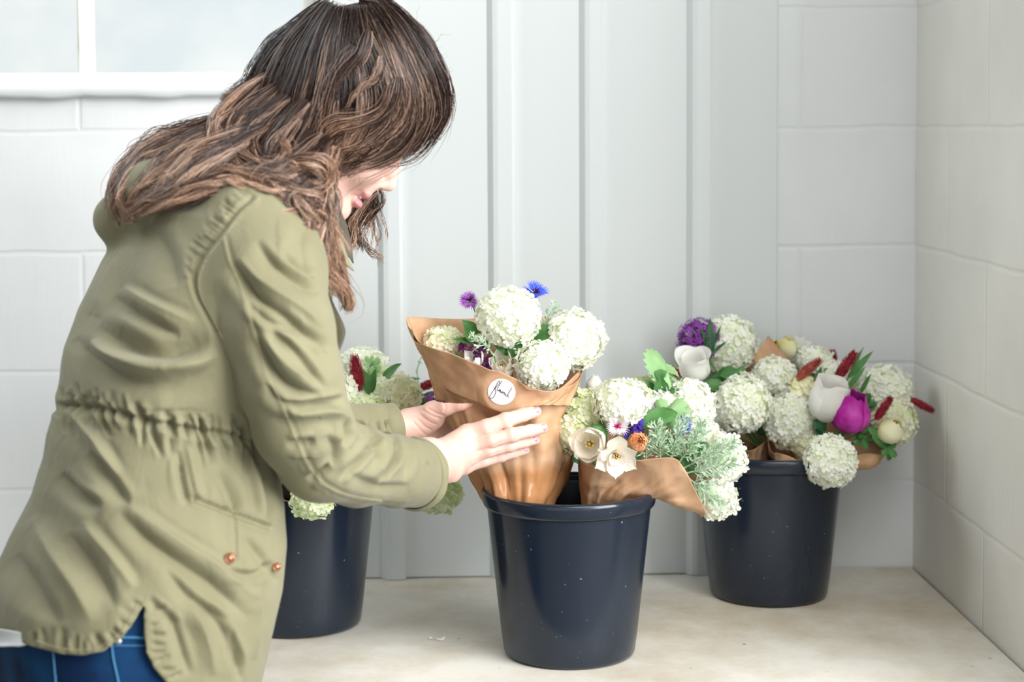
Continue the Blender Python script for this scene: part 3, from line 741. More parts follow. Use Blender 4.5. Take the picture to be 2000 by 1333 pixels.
tulip_egg(1739, 842, 58, 2.79, (.3, -.55, .62), 'pale yellow closed tulip at the lower right', ND, GC, 'tulip_yellow', .45, .12)
tulip_egg(1538, 682, 46, 2.97, (.1, -.3, .9), 'pale yellow tulip right of the paper triangle', ND, GC, 'tulip_yellow', .42, .3)
tulip(1560, 682, 46, 2.99, (.3, -.4, .8), 'blurred white tulip behind the pale yellow one', ND, GC, 'tulip_white', .5, .8, curl=.1)
ranunculus(1517, 670, 9, 2.96, (-.4, -.8, .4), 'small golden yellow blossom at the paper triangle tip', ND, GC, 'yellow')
stock(1568, 756, 2.85, .02, 'pale yellow blossom cluster under the russet clover spike', ND, GC, 'tulip_yellow', 12)
stock(1552, 750, 2.86, .013, 'little yellow blossom left of the yellow cluster', ND, GC, 'tulip_yellow', 6)
spike((1601, 704), (1557, 740), 2.84, 22, 'curved russet clover spike over the yellow blossoms', ND, GC, 'russet')
spike((1670, 690), (1633, 742), 2.85, 25, 'deep red clover spike right of the russet one', ND, GC, 'crimson')
spike((1740, 778), (1711, 820), 2.80, 20, 'thin red clover spike above the yellow tulip', ND, GC, 'crimson')
spike((1822, 803), (1779, 780), 2.88, 18, 'red clover spike sticking out to the right wall', P(1720, 800, 2.9), GC, 'crimson')
spike((1626, 686), (1630, 706), 2.98, 18, 'small dark red clover tip at the far back', ND, GC, 'crimson', n=60)
leaf_thing('narrow_leaf', [(1655, 740, 1705, 684, 2.87, .2, 'lance', .1), (1660, 735, 1684, 676, 2.88, .14, 'lance', .1), (1655, 760, 1690, 715, 2.86, .2, 'lance', .1), (1680, 770, 1700, 730, 2.88, .2, 'lance', .1)], 'thin upright leaves right of the deep red clover spike', 'leaf', GC, 'leaf', ND)
leaf_thing('small_leaf', [(1597, 750, 1602, 718, 2.84, .45, 'oval', .1), (1568, 800, 1560, 770, 2.86, .4, 'oval', .2)], 'small green leaf beside the russet clover spike', 'leaf', GC, 'leaf', ND)
leaf_thing('dark_leaf', [(1590, 820, 1620, 846, 2.81, .7, 'oval', .3), (1594, 838, 1616, 858, 2.81, .7, 'oval', .3)], 'dark glossy leaf under the large white tulip', 'leaf', GC, 'leaf_dark', ND)
leaf_thing('lobed_leaf', [(1625, 850, 1678, 880, 2.79, .4, 'oval', .3), (1690, 830, 1758, 895, 2.79, .32, 'lobed', .2), (1680, 850, 1700, 885, 2.80, .5, 'palm', .2), (1730, 870, 1760, 898, 2.79, .5, 'palm', .2), (1670, 845, 1700, 830, 2.8, .5, 'palm', .2), (1690, 800, 1700, 760, 2.86, .5, 'palm', .2)], 'spreading green leaves under the pale yellow tulip', 'leaf', GC, 'leaf', ND)
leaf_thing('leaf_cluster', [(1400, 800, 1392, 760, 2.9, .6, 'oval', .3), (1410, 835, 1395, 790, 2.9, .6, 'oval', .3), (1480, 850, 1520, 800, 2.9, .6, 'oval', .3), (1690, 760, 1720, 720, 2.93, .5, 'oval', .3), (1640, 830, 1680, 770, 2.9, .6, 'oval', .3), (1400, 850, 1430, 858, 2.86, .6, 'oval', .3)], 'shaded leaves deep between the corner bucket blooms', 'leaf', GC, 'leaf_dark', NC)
# --- bucket behind the woman
NL = P(640, 930, 2.74)
snowball(648, 778, 56, 2.70, 'white snowball bloom beside the jacket sleeve', NL, GL, W_, (1, 1, 1))
snowball(708, 712, 48, 2.85, 'blurred pale snowball bloom behind the red spike', NL, GL, W_, (1.25, 1, .7))
snowball(772, 772, 52, 2.74, 'cream snowball bloom right of the dark green leaf', NL, GL, Cc, (1.0, 1, .75), lump=.2)
snowball(712, 800, 46, 2.70, 'lime green snowball bloom above the sleeve cuff', NL, GL, Gg, (1.1, 1, .7), lump=.2)
snowball(735, 745, 34, 2.80, 'pale green snowball bloom behind the dark green leaf', NL, GL, Gg)
snowball(775, 812, 36, 2.72, 'low green snowball bloom next to the far cuff', NL, GL, Gg, (1, 1, .8))
snowball(612, 976, 44, 2.575, 'snowball bloom hanging below the elbow', NL, GL, Gg, (1, 1, .85))
snowball(853, 962, 54, 2.80, 'greyish snowball bloom hanging below the near hand', P(700, 930, 2.76), GL, Gg, (1.15, 1, .62), lump=.2)
spike((692, 698), (703, 762), 2.70, 27, 'upright deep red clover spike beside a dark leaf', NL, GL, 'crimson')
spike((858, 742), (812, 762), 2.80, 20, 'dark red clover spike behind the held paper', NL, GL, 'crimson')
leaf_thing('dark_leaf', [(722, 770, 706, 714, 2.705, .5, 'oval', .15), (724, 768, 730, 722, 2.71, .4, 'oval', .15)], 'dark green leaf directly right of the upright red spike', 'leaf', GL, 'leaf', NL)
leaf_thing('simple_leaf', [(748, 740, 780, 708, 2.74, .5, 'oval', .1)], 'pointed green leaf standing above the cream bloom', 'leaf', GL, 'leaf', NL)
leaf_thing('leafy_twig', [(726, 712, 712, 692, 2.78, .6, 'palm', .1), (728, 718, 742, 694, 2.78, .6, 'palm', .1), (728, 730, 745, 712, 2.78, .5, 'palm', .1), (728, 740, 722, 712, 2.78, .5, 'palm', .1)], 'light green leaves above the pale blurred bloom', 'leaf', GL, 'leaf_light', NL)
leaf_thing('simple_leaf', [(792, 808, 832, 786, 2.74, .5, 'oval', .2), (806, 800, 850, 770, 2.78, .4, 'oval', .2), (820, 780, 862, 760, 2.80, .3, 'oval', .2), (806, 765, 802, 742, 2.8, .5, 'oval', .2), (790, 742, 820, 738, 2.8, .25, 'lance', .1)], 'green leaves above the far hand', 'leaf', GL, 'leaf', NL)
stock(838, 776, 2.78, .009, 'small purple blossom behind the far hand', NL, GL, 'purple', 6)
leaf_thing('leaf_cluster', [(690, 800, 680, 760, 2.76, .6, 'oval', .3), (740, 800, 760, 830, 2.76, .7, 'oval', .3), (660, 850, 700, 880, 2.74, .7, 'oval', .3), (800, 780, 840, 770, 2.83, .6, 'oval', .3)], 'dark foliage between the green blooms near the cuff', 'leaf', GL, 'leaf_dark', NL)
sprig([(818, 760, .0), (815, 725, .01), (822, 700, .01)], 2.82, 'thin wiry stem with buds left of the held paper', NL, GL, 'leaf_light', 8, .008, .004, name='wiry_stem', clusters=False)
# ------------------------------------------------------------------ kraft paper wraps
def kraft(name, wet_z=None):
    m = mat(name, lin(206, 168, 134), rough=.62, spec=.25, trans=.12, col2=lin(194, 153, 118), nscale=30, bump=.25, bscale=300, bdist=.0006)
    if wet_z is not None:
        nt = m.node_tree; N = nt.nodes; L = nt.links; b = N['Principled BSDF']
        g = N.new('ShaderNodeNewGeometry'); sp = N.new('ShaderNodeSeparateXYZ'); L.new(g.outputs['Position'], sp.inputs[0])
        n = N.new('ShaderNodeTexNoise'); n.inputs['Scale'].default_value = 22
        L.new(g.outputs['Position'], n.inputs['Vector'])
        a = N.new('ShaderNodeMath'); a.operation = 'MULTIPLY_ADD'; a.inputs[1].default_value = .03
        L.new(n.outputs['Fac'], a.inputs[0]); L.new(sp.outputs['Z'], a.inputs[2])
        r = N.new('ShaderNodeMapRange'); r.inputs['From Min'].default_value = wet_z + .028; r.inputs['From Max'].default_value = wet_z + .004
        L.new(a.outputs[0], r.inputs['Value'])
        src = b.inputs['Base Color'].links[0].from_socket
        mx = N.new('ShaderNodeMixRGB'); mx.inputs[2].default_value = lin(180, 130, 88)
        L.new(r.outputs[0], mx.inputs[0]); L.new(src, mx.inputs[1]); L.new(mx.outputs[0], b.inputs['Base Color'])
        r2 = N.new('ShaderNodeMapRange'); r2.inputs['To Min'].default_value = .6; r2.inputs['To Max'].default_value = .16
        L.new(r.outputs[0], r2.inputs['Value']); L.new(r2.outputs[0], b.inputs['Roughness'])
    return m
M['kraft'] = kraft('kraft_paper')
M['kraft_wet'] = kraft('kraft_paper_wet_below', P(1000, 915, 2.55)[2])
def fnoise(p, seed, n=10, lo=6, hi=40):
    """smooth pseudo-noise in -1..1 at points p (...,k)"""
    r = np.random.RandomState(seed); o = 0
    for i in range(n):
        k = r.normal(size=p.shape[-1]); k /= np.linalg.norm(k); f = lo * (hi / lo) ** (i / (n - 1))
        o = o + np.sin(p @ k * f + r.uniform(0, 6.28)) / (1 + .5 * i)
    return o / 2.2
def crumple(p, seed, n, sc):
    r = np.random.RandomState(seed); q = p.reshape(-1, p.shape[-1]); pts = q[r.randint(0, len(q), n)] + r.normal(size=(n, p.shape[-1])) * .004
    d = np.sort(np.linalg.norm(q[:, None] - pts[None], axis=2), axis=1); f = np.minimum(d[:, 0], sc) / sc - .12 * np.exp(-(d[:, 1] - d[:, 0]) / (.08 * sc))
    return (f - f.mean()).reshape(p.shape[:-1])
def ring(ctrl, n=160):
    c = [P(*q) for q in ctrl]; k = len(c)
    big = smoothline(c[-2:] + c + c[:3], (k + 4) * 60 + 1)
    seg = big[2 * 60:(2 + k) * 60]
    s = np.concatenate([[0], np.cumsum(np.linalg.norm(np.diff(np.vstack([seg, seg[:1]]), axis=0), axis=1))])
    # keep correspondence between rings: resample evenly per control span
    idx = np.linspace(0, k * 60, n, endpoint=False).astype(int)
    return seg[idx]
def loft(rings, nv, n=160, disp=.003, pleat=None, seed=1, fine=.0012, mask=None):
    R = np.array([ring(r, n) for r in rings]); nr = len(rings)
    t = np.linspace(0, nr - 1, nv)
    out = np.zeros((nv, n, 3))
    for j in range(n): out[:, j] = smoothline(R[:, j], nv)
    du = np.roll(out, -1, 1) - np.roll(out, 1, 1); dv = np.gradient(out, axis=0)
    N = np.cross(du, dv); N /= np.maximum(np.linalg.norm(N, axis=2, keepdims=True), 1e-9)
    ctr = out.mean(1, keepdims=True)
    if ((out - ctr) * N).sum() < 0: N = -N
    a = fnoise(out, seed, 8, 30, 90); b = fnoise(out, seed + 1, 8, 60, 220)
    d = disp * (1 - 2 * np.abs(a)) + fine * (1 - 2 * np.abs(b))
    d = d + disp * 1.5 * crumple(out, seed + 3, 60, .03) + fine * 1.1 * crumple(out, seed + 4, 240, .014)
    if pleat is not None:
        u = np.linspace(0, 2 * np.pi, n, endpoint=False)[None, :]; rs = np.random.RandomState(seed)
        w = np.interp(t, np.arange(nr), pleat)[:, None]; ph = rs.uniform(0, 6, 6)
        wv = .5 * fnoise(out, seed + 7, 6, 8, 26); pl = .6 * np.sin(6 * u + ph[0] + .5 * t[:, None] + wv) + .7 * np.abs(np.sin(5.5 * u + ph[1] - .4 * t[:, None] + 2 * wv)) + .3 * np.sin(15 * u + ph[2] + .6 * t[:, None] + 3 * wv) + .1 * np.sin(31 * u + ph[3] + 4 * wv)
        d = d + w * pl
    if mask is not None: d = d * mask(out)
    return out + N * d[..., None], N
def solid(o, th=.0005):
    s = o.modifiers.new('s', 'SOLIDIFY'); s.thickness = th; s.offset = 0; return o
def wrap(loc, label, group=None, name='paper_wrap'):
    return thing(name, loc, label, 'wrapping paper', group)
GW = 'kraft paper bouquet wraps'

TOP = [(797, 622, 2.62), (818, 670, 2.545), (880, 692, 2.515), (938, 716, 2.50), (1015, 752, 2.495), (1082, 765, 2.53), (1134, 728, 2.60), (1132, 645, 2.67), (1040, 617, 2.70), (900, 624, 2.69)]
R2 = [(848, 745, 2.61), (858, 765, 2.58), (895, 775, 2.555), (940, 788, 2.545), (1000, 802, 2.54), (1070, 798, 2.55), (1115, 785, 2.60), (1100, 770, 2.66), (1020, 760, 2.68), (905, 755, 2.66)]
R3 = [(876, 815, 2.61), (886, 820, 2.585), (905, 822, 2.56), (945, 828, 2.55), (1005, 830, 2.545), (1062, 830, 2.55), (1098, 822, 2.60), (1080, 812, 2.65), (1010, 808, 2.67), (915, 808, 2.65)]
R4 = [(900, 875, 2.61), (908, 878, 2.585), (925, 882, 2.56), (955, 885, 2.545), (1010, 888, 2.54), (1075, 886, 2.55), (1112, 880, 2.60), (1090, 872, 2.65), (1015, 866, 2.67), (930, 868, 2.65)]
R5 = [(930, 930, 2.61), (936, 932, 2.58), (950, 936, 2.56), (975, 940, 2.545), (1015, 944, 2.54), (1065, 940, 2.55), (1100, 932, 2.60), (1080, 925, 2.65), (1015, 920, 2.67), (950, 922, 2.65)]
R6 = [(960, 985, 2.61), (962, 987, 2.585), (965, 989, 2.56), (985, 991, 2.545), (1015, 993, 2.54), (1050, 990, 2.55), (1068, 985, 2.60), (1060, 978, 2.64), (1015, 975, 2.65), (970, 978, 2.64)]
R7 = [(996, 1050, 2.61), (998, 1052, 2.595), (1000, 1053, 2.585), (1004, 1055, 2.575), (1010, 1056, 2.56), (1035, 1055, 2.57), (1050, 1052, 2.60), (1045, 1048, 2.625), (1010, 1046, 2.63), (980, 1048, 2.625)]
def more(R, top=False):
    m = lambda a, b, t=.5: tuple(a[i] * (1 - t) + b[i] * t for i in range(3))
    return [R[0], m(R[0], R[1])] + R[1:] + [m(R[-1], R[0])]
TOP = [(796, 621, 2.622), (806, 645, 2.592)] + TOP[1:-1] + [(905, 623, 2.68), (808, 620, 2.635)]
R2, R3, R4, R5, R6, R7 = [more(r) for r in (R2, R3, R4, R5, R6, R7)]
def stick_mask(G):
    q = PIX(G.reshape(-1, 3)).reshape(G.shape[:2] + (2,)); d = np.hypot(q[..., 0] - 980, q[..., 1] - 766)
    return np.clip((d - 30) / 25, .02, 1)
wa = wrap(P(1010, 1050, 2.60), 'brown kraft paper wrap held by the hands with round white sticker', GW)
G, _ = loft([TOP, R2, R3, R4, R5, R6, R7], 110, 220, .0022, [0, .002, .005, .006, .007, .006, .004], 5, mask=stick_mask)
GA_ = G
# turned-over outer flap on the camera side
def part_ring(ctrl, i0, i1, push, n=90):
    c = np.array([P(x, y, Y - push) for x, y, Y in ctrl[i0:i1 + 1]]); return smoothline(c, n)
top = part_ring([(797, 620, 2.62), (819, 668, 2.545), (880, 690, 2.515), (938, 714, 2.50), (1015, 750, 2.495), (1082, 763, 2.53), (1134, 724, 2.60)], 0, 6, .003)
mid = part_ring([(822, 689, 2.62), (842, 712, 2.56), (888, 728, 2.535), (940, 745, 2.52), (1012, 772, 2.515), (1078, 780, 2.54), (1130, 752, 2.60)], 0, 6, .006)
bot = part_ring([(846, 750, 2.615), (868, 760, 2.575), (905, 777, 2.555), (945, 791, 2.54), (992, 808, 2.53), (1050, 792, 2.53), (1112, 792, 2.58)], 0, 6, .011)
nv = 26; GF = np.zeros((nv, 90, 3))
for j in range(90): GF[:, j] = smoothline([top[j], mid[j], bot[j]], nv)
dn = fnoise(GF, 33, 8, 40, 130); uu = np.linspace(0, 1, 90)[None, :]
GF[..., 1] -= (.0022 * (1 - 2 * np.abs(dn)) + .003 * crumple(GF, 91, 26, .03) + .0012 * crumple(GF, 92, 90, .014) + .005 * np.clip((uu - .66) / .15, 0, 1) * np.linspace(0, 1, nv)[:, None] * np.abs(np.sin(uu * 55))) * stick_mask(GF)
# sticker
q = PIX(GF.reshape(-1, 3)); k = int(np.argmin(np.hypot(q[:, 0] - 980, q[:, 1] - 766))); i, j = divmod(k, 90)
nS = nrm(np.cross(GF[i, j + 4] - GF[i, j - 4], GF[i + 4, j] - GF[i - 4, j]))
if nS[1] > 0: nS = -nS
nS = nrm(nS * .55 + np.array([0, -.45, .02])); cS = GF[i, j] + nS * .0006
def flatten(Gx, back):
    q = PIX(Gx.reshape(-1, 3)).reshape(Gx.shape[:2] + (2,)); d = np.hypot(q[..., 0] - 980, q[..., 1] - 766); near_ = (Gx[..., 1] < GF[i, j][1] + .03)
    w = np.clip((48 - d) / 14, 0, 1) * near_; h = (Gx - GF[i, j]) @ nS + back
    if back: h = np.maximum(h, 0)
    return Gx - (w * h)[..., None] * nS
c0 = GF[i, j].copy(); GA_ = flatten(GA_, .005); GF = flatten(GF, 0)
mb = MB(); mb.grid(GA_, closev=True); solid(mb.build('paper_sheet', M['kraft_wet'], wa))
mb = MB(); mb.grid(GF); solid(mb.build('paper_flap', M['kraft'], wa))
xS = nrm(np.array([1, 0, 0]) - nS * nS[0]); yS = np.cross(nS, xS)
if yS[2] < 0: yS = -yS
RS = 27.2 * 2.52 / F
def sp_(x, y, lift=0): return cS + (xS * x + yS * y) * RS + nS * lift
M['sticker'] = mat('sticker_paper', lin(222, 226, 232), rough=.3, spec=.4)
M['ink'] = mat('sticker_ink', lin(52, 22, 34), rough=.5)
M['ink_pink'] = mat('sticker_small_print', lin(226, 196, 208), rough=.5)
mb = MB(); a = np.linspace(0, 2 * np.pi, 64, endpoint=False)
mb.add([sp_(0, 0, .0004)] + [sp_(math.cos(t), math.sin(t), .0004) for t in a] + [sp_(math.cos(t), math.sin(t), -.0016) for t in a],
       [(0, i + 1, (i + 1) % 64 + 1) for i in range(64)] + [(i + 1, i + 65, (i + 1) % 64 + 65, (i + 1) % 64 + 1) for i in range(64)])
st = mb.build('sticker', M['sticker'], wa, smooth=False); st['label'] = 'round white sticker with dark handwritten lettering'
def ink(strokes, name, mt, wd, par):
    mb = MB()
    for s in strokes:
        p = smoothline([((x - 735) / 390, -(y - 675) / 390) for x, y in s], max(8, len(s) * 7))
        T = np.gradient(p, axis=0); T /= np.maximum(np.linalg.norm(T, axis=1, keepdims=True), 1e-9)
        Nn = np.stack([-T[:, 1], T[:, 0]], 1) * wd
        G = np.array([[sp_(*(p[i] - Nn[i]), .0008), sp_(*(p[i] + Nn[i]), .0008)] for i in range(len(p))])
        mb.grid(G)
    return mb.build(name, mt, par, smooth=False)
ink([[(525, 545), (545, 585), (600, 510), (668, 430), (692, 380), (670, 352), (635, 385), (590, 470), (545, 580), (480, 680), (422, 790), (403, 850), (430, 887), (480, 872), (532, 800), (567, 700), (562, 610), (545, 580)],
     [(752, 345), (700, 430), (650, 520), (612, 600), (620, 637), (650, 640)],
     [(650, 640), (690, 598), (706, 615), (694, 652), (668, 660), (680, 625), (716, 630)],
     [(716, 630), (704, 680), (725, 692), (758, 650), (748, 700), (765, 712)],
     [(765, 712), (790, 665), (800, 690), (826, 690)], [(826, 690), (805, 735), (825, 745)], [(838, 662), (846, 668)],
     [(825, 745), (852, 712), (846, 740), (856, 770), (830, 786)],
     [(1030, 525), (980, 620), (920, 730), (868, 802), (892, 770), (925, 758), (915, 800), (932, 836)]], 'lettering', M['ink'], .017, st)
rs = random.Random(2); L_ = []
for (x0, y0, x1, y1, n) in ((620, 735, 905, 860, 26), (590, 790, 910, 950, 30), (600, 840, 850, 965, 18)):
    pts = [(x0 + (x1 - x0) * i / n + rs.uniform(-3, 3), y0 + (y1 - y0) * i / n + (10 if i % 2 else -10) * rs.uniform(.5, 1)) for i in range(n)]
    for i in range(0, n - 3, 4): L_.append(pts[i:i + 3])
ink(L_, 'small_print', M['ink_pink'], .007, st)

# wrap of the bouquet leaning out of the middle bucket
wb = wrap(P(1190, 1040, 2.60), 'brown kraft paper cone opening to the right over the middle bucket rim', GW)
o1 = [(1140, 903, 2.56), (1180, 908, 2.525), (1235, 902, 2.51), (1309, 893, 2.495), (1338, 915, 2.485), (1356, 953, 2.49), (1378, 1000, 2.52), (1372, 1010, 2.56), (1400, 985, 2.62), (1392, 900, 2.67), (1300, 830, 2.71), (1190, 815, 2.71), (1135, 850, 2.65)]
o2 = [(1141, 940, 2.57), (1168, 942, 2.54), (1205, 940, 2.545), (1250, 945, 2.52), (1282, 956, 2.50), (1298, 968, 2.50), (1310, 984, 2.51), (1318, 984, 2.56), (1314, 960, 2.62), (1290, 920, 2.66), (1240, 890, 2.69), (1180, 885, 2.68), (1140, 905, 2.64)]
o3 = [(1145, 978, 2.58), (1160, 979, 2.56), (1180, 978, 2.55), (1208, 977, 2.535), (1230, 977, 2.535), (1248, 976, 2.545), (1260, 973, 2.56), (1264, 968, 2.585), (1258, 962, 2.62), (1225, 955, 2.65), (1195, 950, 2.66), (1165, 952, 2.65), (1145, 962, 2.62)]
o4 = [(1150, 1040, 2.59), (1162, 1041, 2.575), (1175, 1042, 2.57), (1190, 1042, 2.565), (1205, 1042, 2.565), (1215, 1041, 2.57), (1220, 1040, 2.58), (1222, 1038, 2.6), (1215, 1036, 2.62), (1200, 1034, 2.635), (1182, 1033, 2.635), (1165, 1034, 2.63), (1152, 1036, 2.61)]
G, _ = loft([o1, o2, o3, o4], 80, 200, .0030, [0, .002, .003, .002], 21, fine=.0008)
mb = MB(); mb.grid(G, closev=True); solid(mb.build('paper_sheet', M['kraft'], wb))
# wraps in the corner bucket
wc = wrap(P(1570, 960, 2.87), 'brown kraft paper wrap draped over the corner bucket front rim', GW)
c1 = [(1507, 850, 2.85), (1506, 880, 2.82), (1525, 888, 2.77), (1580, 905, 2.76), (1640, 900, 2.76), (1690, 886, 2.77), (1733, 880, 2.83), (1755, 820, 2.92), (1680, 760, 2.98), (1580, 750, 2.98), (1520, 790, 2.93)]
c2 = [(1510, 880, 2.85), (1512, 900, 2.815), (1535, 922, 2.775), (1575, 940, 2.765), (1630, 932, 2.765), (1680, 916, 2.78), (1712, 900, 2.84), (1710, 860, 2.91), (1650, 830, 2.95), (1580, 830, 2.95), (1525, 850, 2.92)]
c3 = [(1520, 905, 2.87), (1525, 915, 2.855), (1545, 922, 2.845), (1570, 926, 2.84), (1595, 926, 2.84), (1615, 920, 2.85), (1622, 912, 2.88), (1618, 905, 2.91), (1595, 900, 2.93), (1560, 900, 2.93), (1530, 902, 2.91)]
c4 = [(x * .6 + 1560 * .4, 975, 2.885 + (y - 2.885) * .7) for x, _, y in c3]
G, _ = loft([c1, c2, c3, c4], 60, 180, .0030, [0.001, .003, .003, .002], 41, fine=.001)
mb = MB(); mb.grid(G, closev=True); solid(mb.build('paper_sheet', M['kraft'], wc))
wd_ = wrap(P(1460, 960, 2.90), 'shaded kraft paper wrap with a pointed corner sticking up at the back', GW)
d1 = [(1395, 800, 2.90), (1420, 870, 2.85), (1455, 880, 2.835), (1485, 872, 2.845), (1508, 845, 2.87), (1535, 760, 2.93), (1545, 705, 2.95), (1500, 712, 2.965), (1470, 712, 2.97), (1420, 730, 2.97)]
d2 = [(1410, 860, 2.90), (1425, 890, 2.865), (1455, 896, 2.85), (1480, 893, 2.855), (1498, 885, 2.88), (1505, 850, 2.92), (1505, 830, 2.94), (1490, 815, 2.95), (1460, 820, 2.95), (1425, 835, 2.94)]
d3 = [(1425, 930, 2.90), (1435, 935, 2.88), (1455, 938, 2.87), (1475, 937, 2.87), (1488, 932, 2.89), (1490, 922, 2.91), (1488, 918, 2.92), (1475, 915, 2.93), (1455, 915, 2.93), (1432, 920, 2.92)]
G, _ = loft([d1, d2, d3], 50, 160, .0025, [0, .004, .003], 51)
mb = MB(); mb.grid(G, closev=True); solid(mb.build('paper_sheet', M['kraft'], wd_))
we = wrap(P(600, 980, 2.72), 'kraft paper wrap in the bucket behind the woman', GW)
e1 = [(520, 900, 2.70), (530, 962, 2.60), (575, 980, 2.585), (640, 962, 2.60), (700, 930, 2.68), (720, 870, 2.76), (660, 830, 2.80), (580, 840, 2.80)]
e2 = [(545, 950, 2.72), (552, 978, 2.68), (585, 985, 2.665), (630, 980, 2.675), (665, 965, 2.71), (668, 935, 2.75), (630, 915, 2.79), (580, 918, 2.79)]
e3 = [(560, 1020, 2.74), (565, 1030, 2.715), (590, 1036, 2.70), (620, 1034, 2.705), (640, 1026, 2.73), (638, 1015, 2.76), (615, 1010, 2.78), (585, 1010, 2.78)]
G, _ = loft([e1, e2, e3], 50, 140, .003, [0, .004, .003], 61)
mb = MB(); mb.grid(G, closev=True); solid(mb.build('paper_sheet', M['kraft'], we))
tri = [P(1466, 696, 2.935), P(1500, 656, 2.945), P(1547, 708, 2.94), P(1490, 740, 2.91)]
U_, V_ = np.meshgrid(np.linspace(0, 1, 16), np.linspace(0, 1, 16), indexing='ij'); U_ = U_[..., None]; V_ = V_[..., None]
Gt = tri[0] * (1 - U_) * (1 - V_) + tri[1] * U_ * (1 - V_) + tri[2] * U_ * V_ + tri[3] * (1 - U_) * V_; Gt[..., 1] -= .012 * (U_ * (1 - U_) * 4 * (1 - V_))[..., 0] ** 1
mb = MB(); mb.grid(Gt); solid(mb.build('paper_corner', M['kraft'], wd_))
# a dropped petal on the table
pt = PT(860, 1252); mb = MB(); add_petal(mb, pt + np.array([-.006, 0, .0035]), (0, 0, 1), (1, .2, 0), .014, .012, .15, .6, cup=.3)
add_petal(mb, pt + np.array([-.012, 0, .0035]), (0, 0, 1), (-.4, .8, 0), .008, .006, .15, .6, cup=.3)
o = mb.build('fallen_petal', M['petal_white'], None, loc=pt); tag(o, 'small withered white petal lying on the table between the buckets', 'petal')
# ------------------------------------------------------------------ signed-distance sculpting
def S(Pn, c, r):
    c = np.asarray(c, np.float32)
    return np.sqrt(((Pn - c) ** 2).sum(-1)) - r
def cone(Pn, a, b, ra, rb):
    a = np.asarray(a, np.float32); b = np.asarray(b, np.float32); ab = b - a
    t = np.clip(((Pn - a) @ ab) / max(float(ab @ ab), 1e-12), 0, 1)
    q = Pn - a - t[..., None] * ab
    return np.sqrt((q ** 2).sum(-1)) - (ra + (rb - ra) * t)
def ell(Pn, c, r, Rm=None):
    q = Pn - np.asarray(c, np.float32)
    if Rm is not None: q = q @ Rm.astype(np.float32)
    r = np.asarray(r, np.float32)
    k0 = np.sqrt(((q / r) ** 2).sum(-1)); k1 = np.sqrt(((q / r ** 2) ** 2).sum(-1)) + 1e-9
    return k0 * (k0 - 1) / k1
def smin(a, b, k):
    h = np.clip(.5 + .5 * (b - a) / k, 0, 1)
    return b * (1 - h) + a * h - k * h * (1 - h)
def smax(a, b, k): return -smin(-a, -b, k)
def grid3(lo, hi, h):
    ax = [np.arange(l, u + h, h, dtype=np.float32) for l, u in zip(lo, hi)]
    return np.stack(np.meshgrid(*ax, indexing='ij'), -1), np.array(lo, float)
def surfnet(Fv, lo, h):
    """naive surface nets -> verts, quads"""
    s = Fv < 0; nx, ny, nz = Fv.shape
    acc = np.zeros((nx - 1, ny - 1, nz - 1, 3), np.float32); cnt = np.zeros((nx - 1, ny - 1, nz - 1), np.float32)
    quads = []
    sl = [slice(0, -1), slice(1, None)]
    for ax in range(3):
        a = [slice(None)] * 3; b = [slice(None)] * 3; a[ax] = slice(0, -1); b[ax] = slice(1, None)
        fa, fb = Fv[tuple(a)], Fv[tuple(b)]
        cr = s[tuple(a)] != s[tuple(b)]; den = np.where(cr, fa - fb, 1); t = np.where(cr, fa / den, 0)
        o = [i for i in range(3) if i != ax]
        for d0 in (0, 1):
            for d1 in (0, 1):
                ix = [slice(None)] * 3; ix[o[0]] = sl[d0]; ix[o[1]] = sl[d1]
                c = cr[tuple(ix)]; tt = t[tuple(ix)]
                cnt += c
                acc[..., ax] += np.where(c, tt, 0); acc[..., o[0]] += np.where(c, d0, 0); acc[..., o[1]] += np.where(c, d1, 0)
    act = cnt > 0; idx = -np.ones(act.shape, np.int64); idx[act] = np.arange(act.sum())
    V = (np.argwhere(act) + acc[act] / cnt[act][:, None]) * h + lo
    for ax in range(3):
        a = [slice(None)] * 3; b = [slice(None)] * 3; a[ax] = slice(0, -1); b[ax] = slice(1, None)
        sa, sb = s[tuple(a)], s[tuple(b)]; e = np.argwhere(sa != sb); o = [(ax + 1) % 3, (ax + 2) % 3]
        ok = np.ones(len(e), bool)
        for k in o: ok &= (e[:, k] > 0) & (e[:, k] < Fv.shape[k] - 1)
        e = e[ok]; ins = sa[tuple(e.T)]
        def g(d0, d1):
            q = e.copy(); q[:, o[0]] -= d0; q[:, o[1]] -= d1; return idx[tuple(q.T)]
        Q = np.stack([g(1, 1), g(0, 1), g(0, 0), g(1, 0)], 1)
        Q[~ins] = Q[~ins][:, ::-1]; quads.append(Q)
    return V, np.concatenate(quads)
def vnormals(V, Q):
    n = np.cross(V[Q[:, 2]] - V[Q[:, 0]], V[Q[:, 3]] - V[Q[:, 1]]); N = np.zeros_like(V)
    for k in range(4): np.add.at(N, Q[:, k], n)
    return N / np.maximum(np.linalg.norm(N, axis=1, keepdims=True), 1e-12)
def np_mesh(name, V, Q, mats, parent, matidx=None, color=None):
    off = np.array(parent_loc(parent)) if parent else np.zeros(3)
    me = bpy.data.meshes.new(name); me.from_pydata((V - off).tolist(), [], Q.tolist())
    for m in (mats if isinstance(mats, (list, tuple)) else [mats]): me.materials.append(m)
    me.polygons.foreach_set('use_smooth', [True] * len(Q))
    if matidx is not None: me.polygons.foreach_set('material_index', matidx.astype(int).tolist())
    if color is not None:
        at = me.color_attributes.new('tint', 'FLOAT_COLOR', 'POINT')
        c4 = np.ones((len(V), 4), np.float32); c4[:, :3] = color; at.data.foreach_set('color', c4.ravel())
    me.update(); o = bpy.data.objects.new(name, me); C.objects.link(o); o.parent = parent
    return o
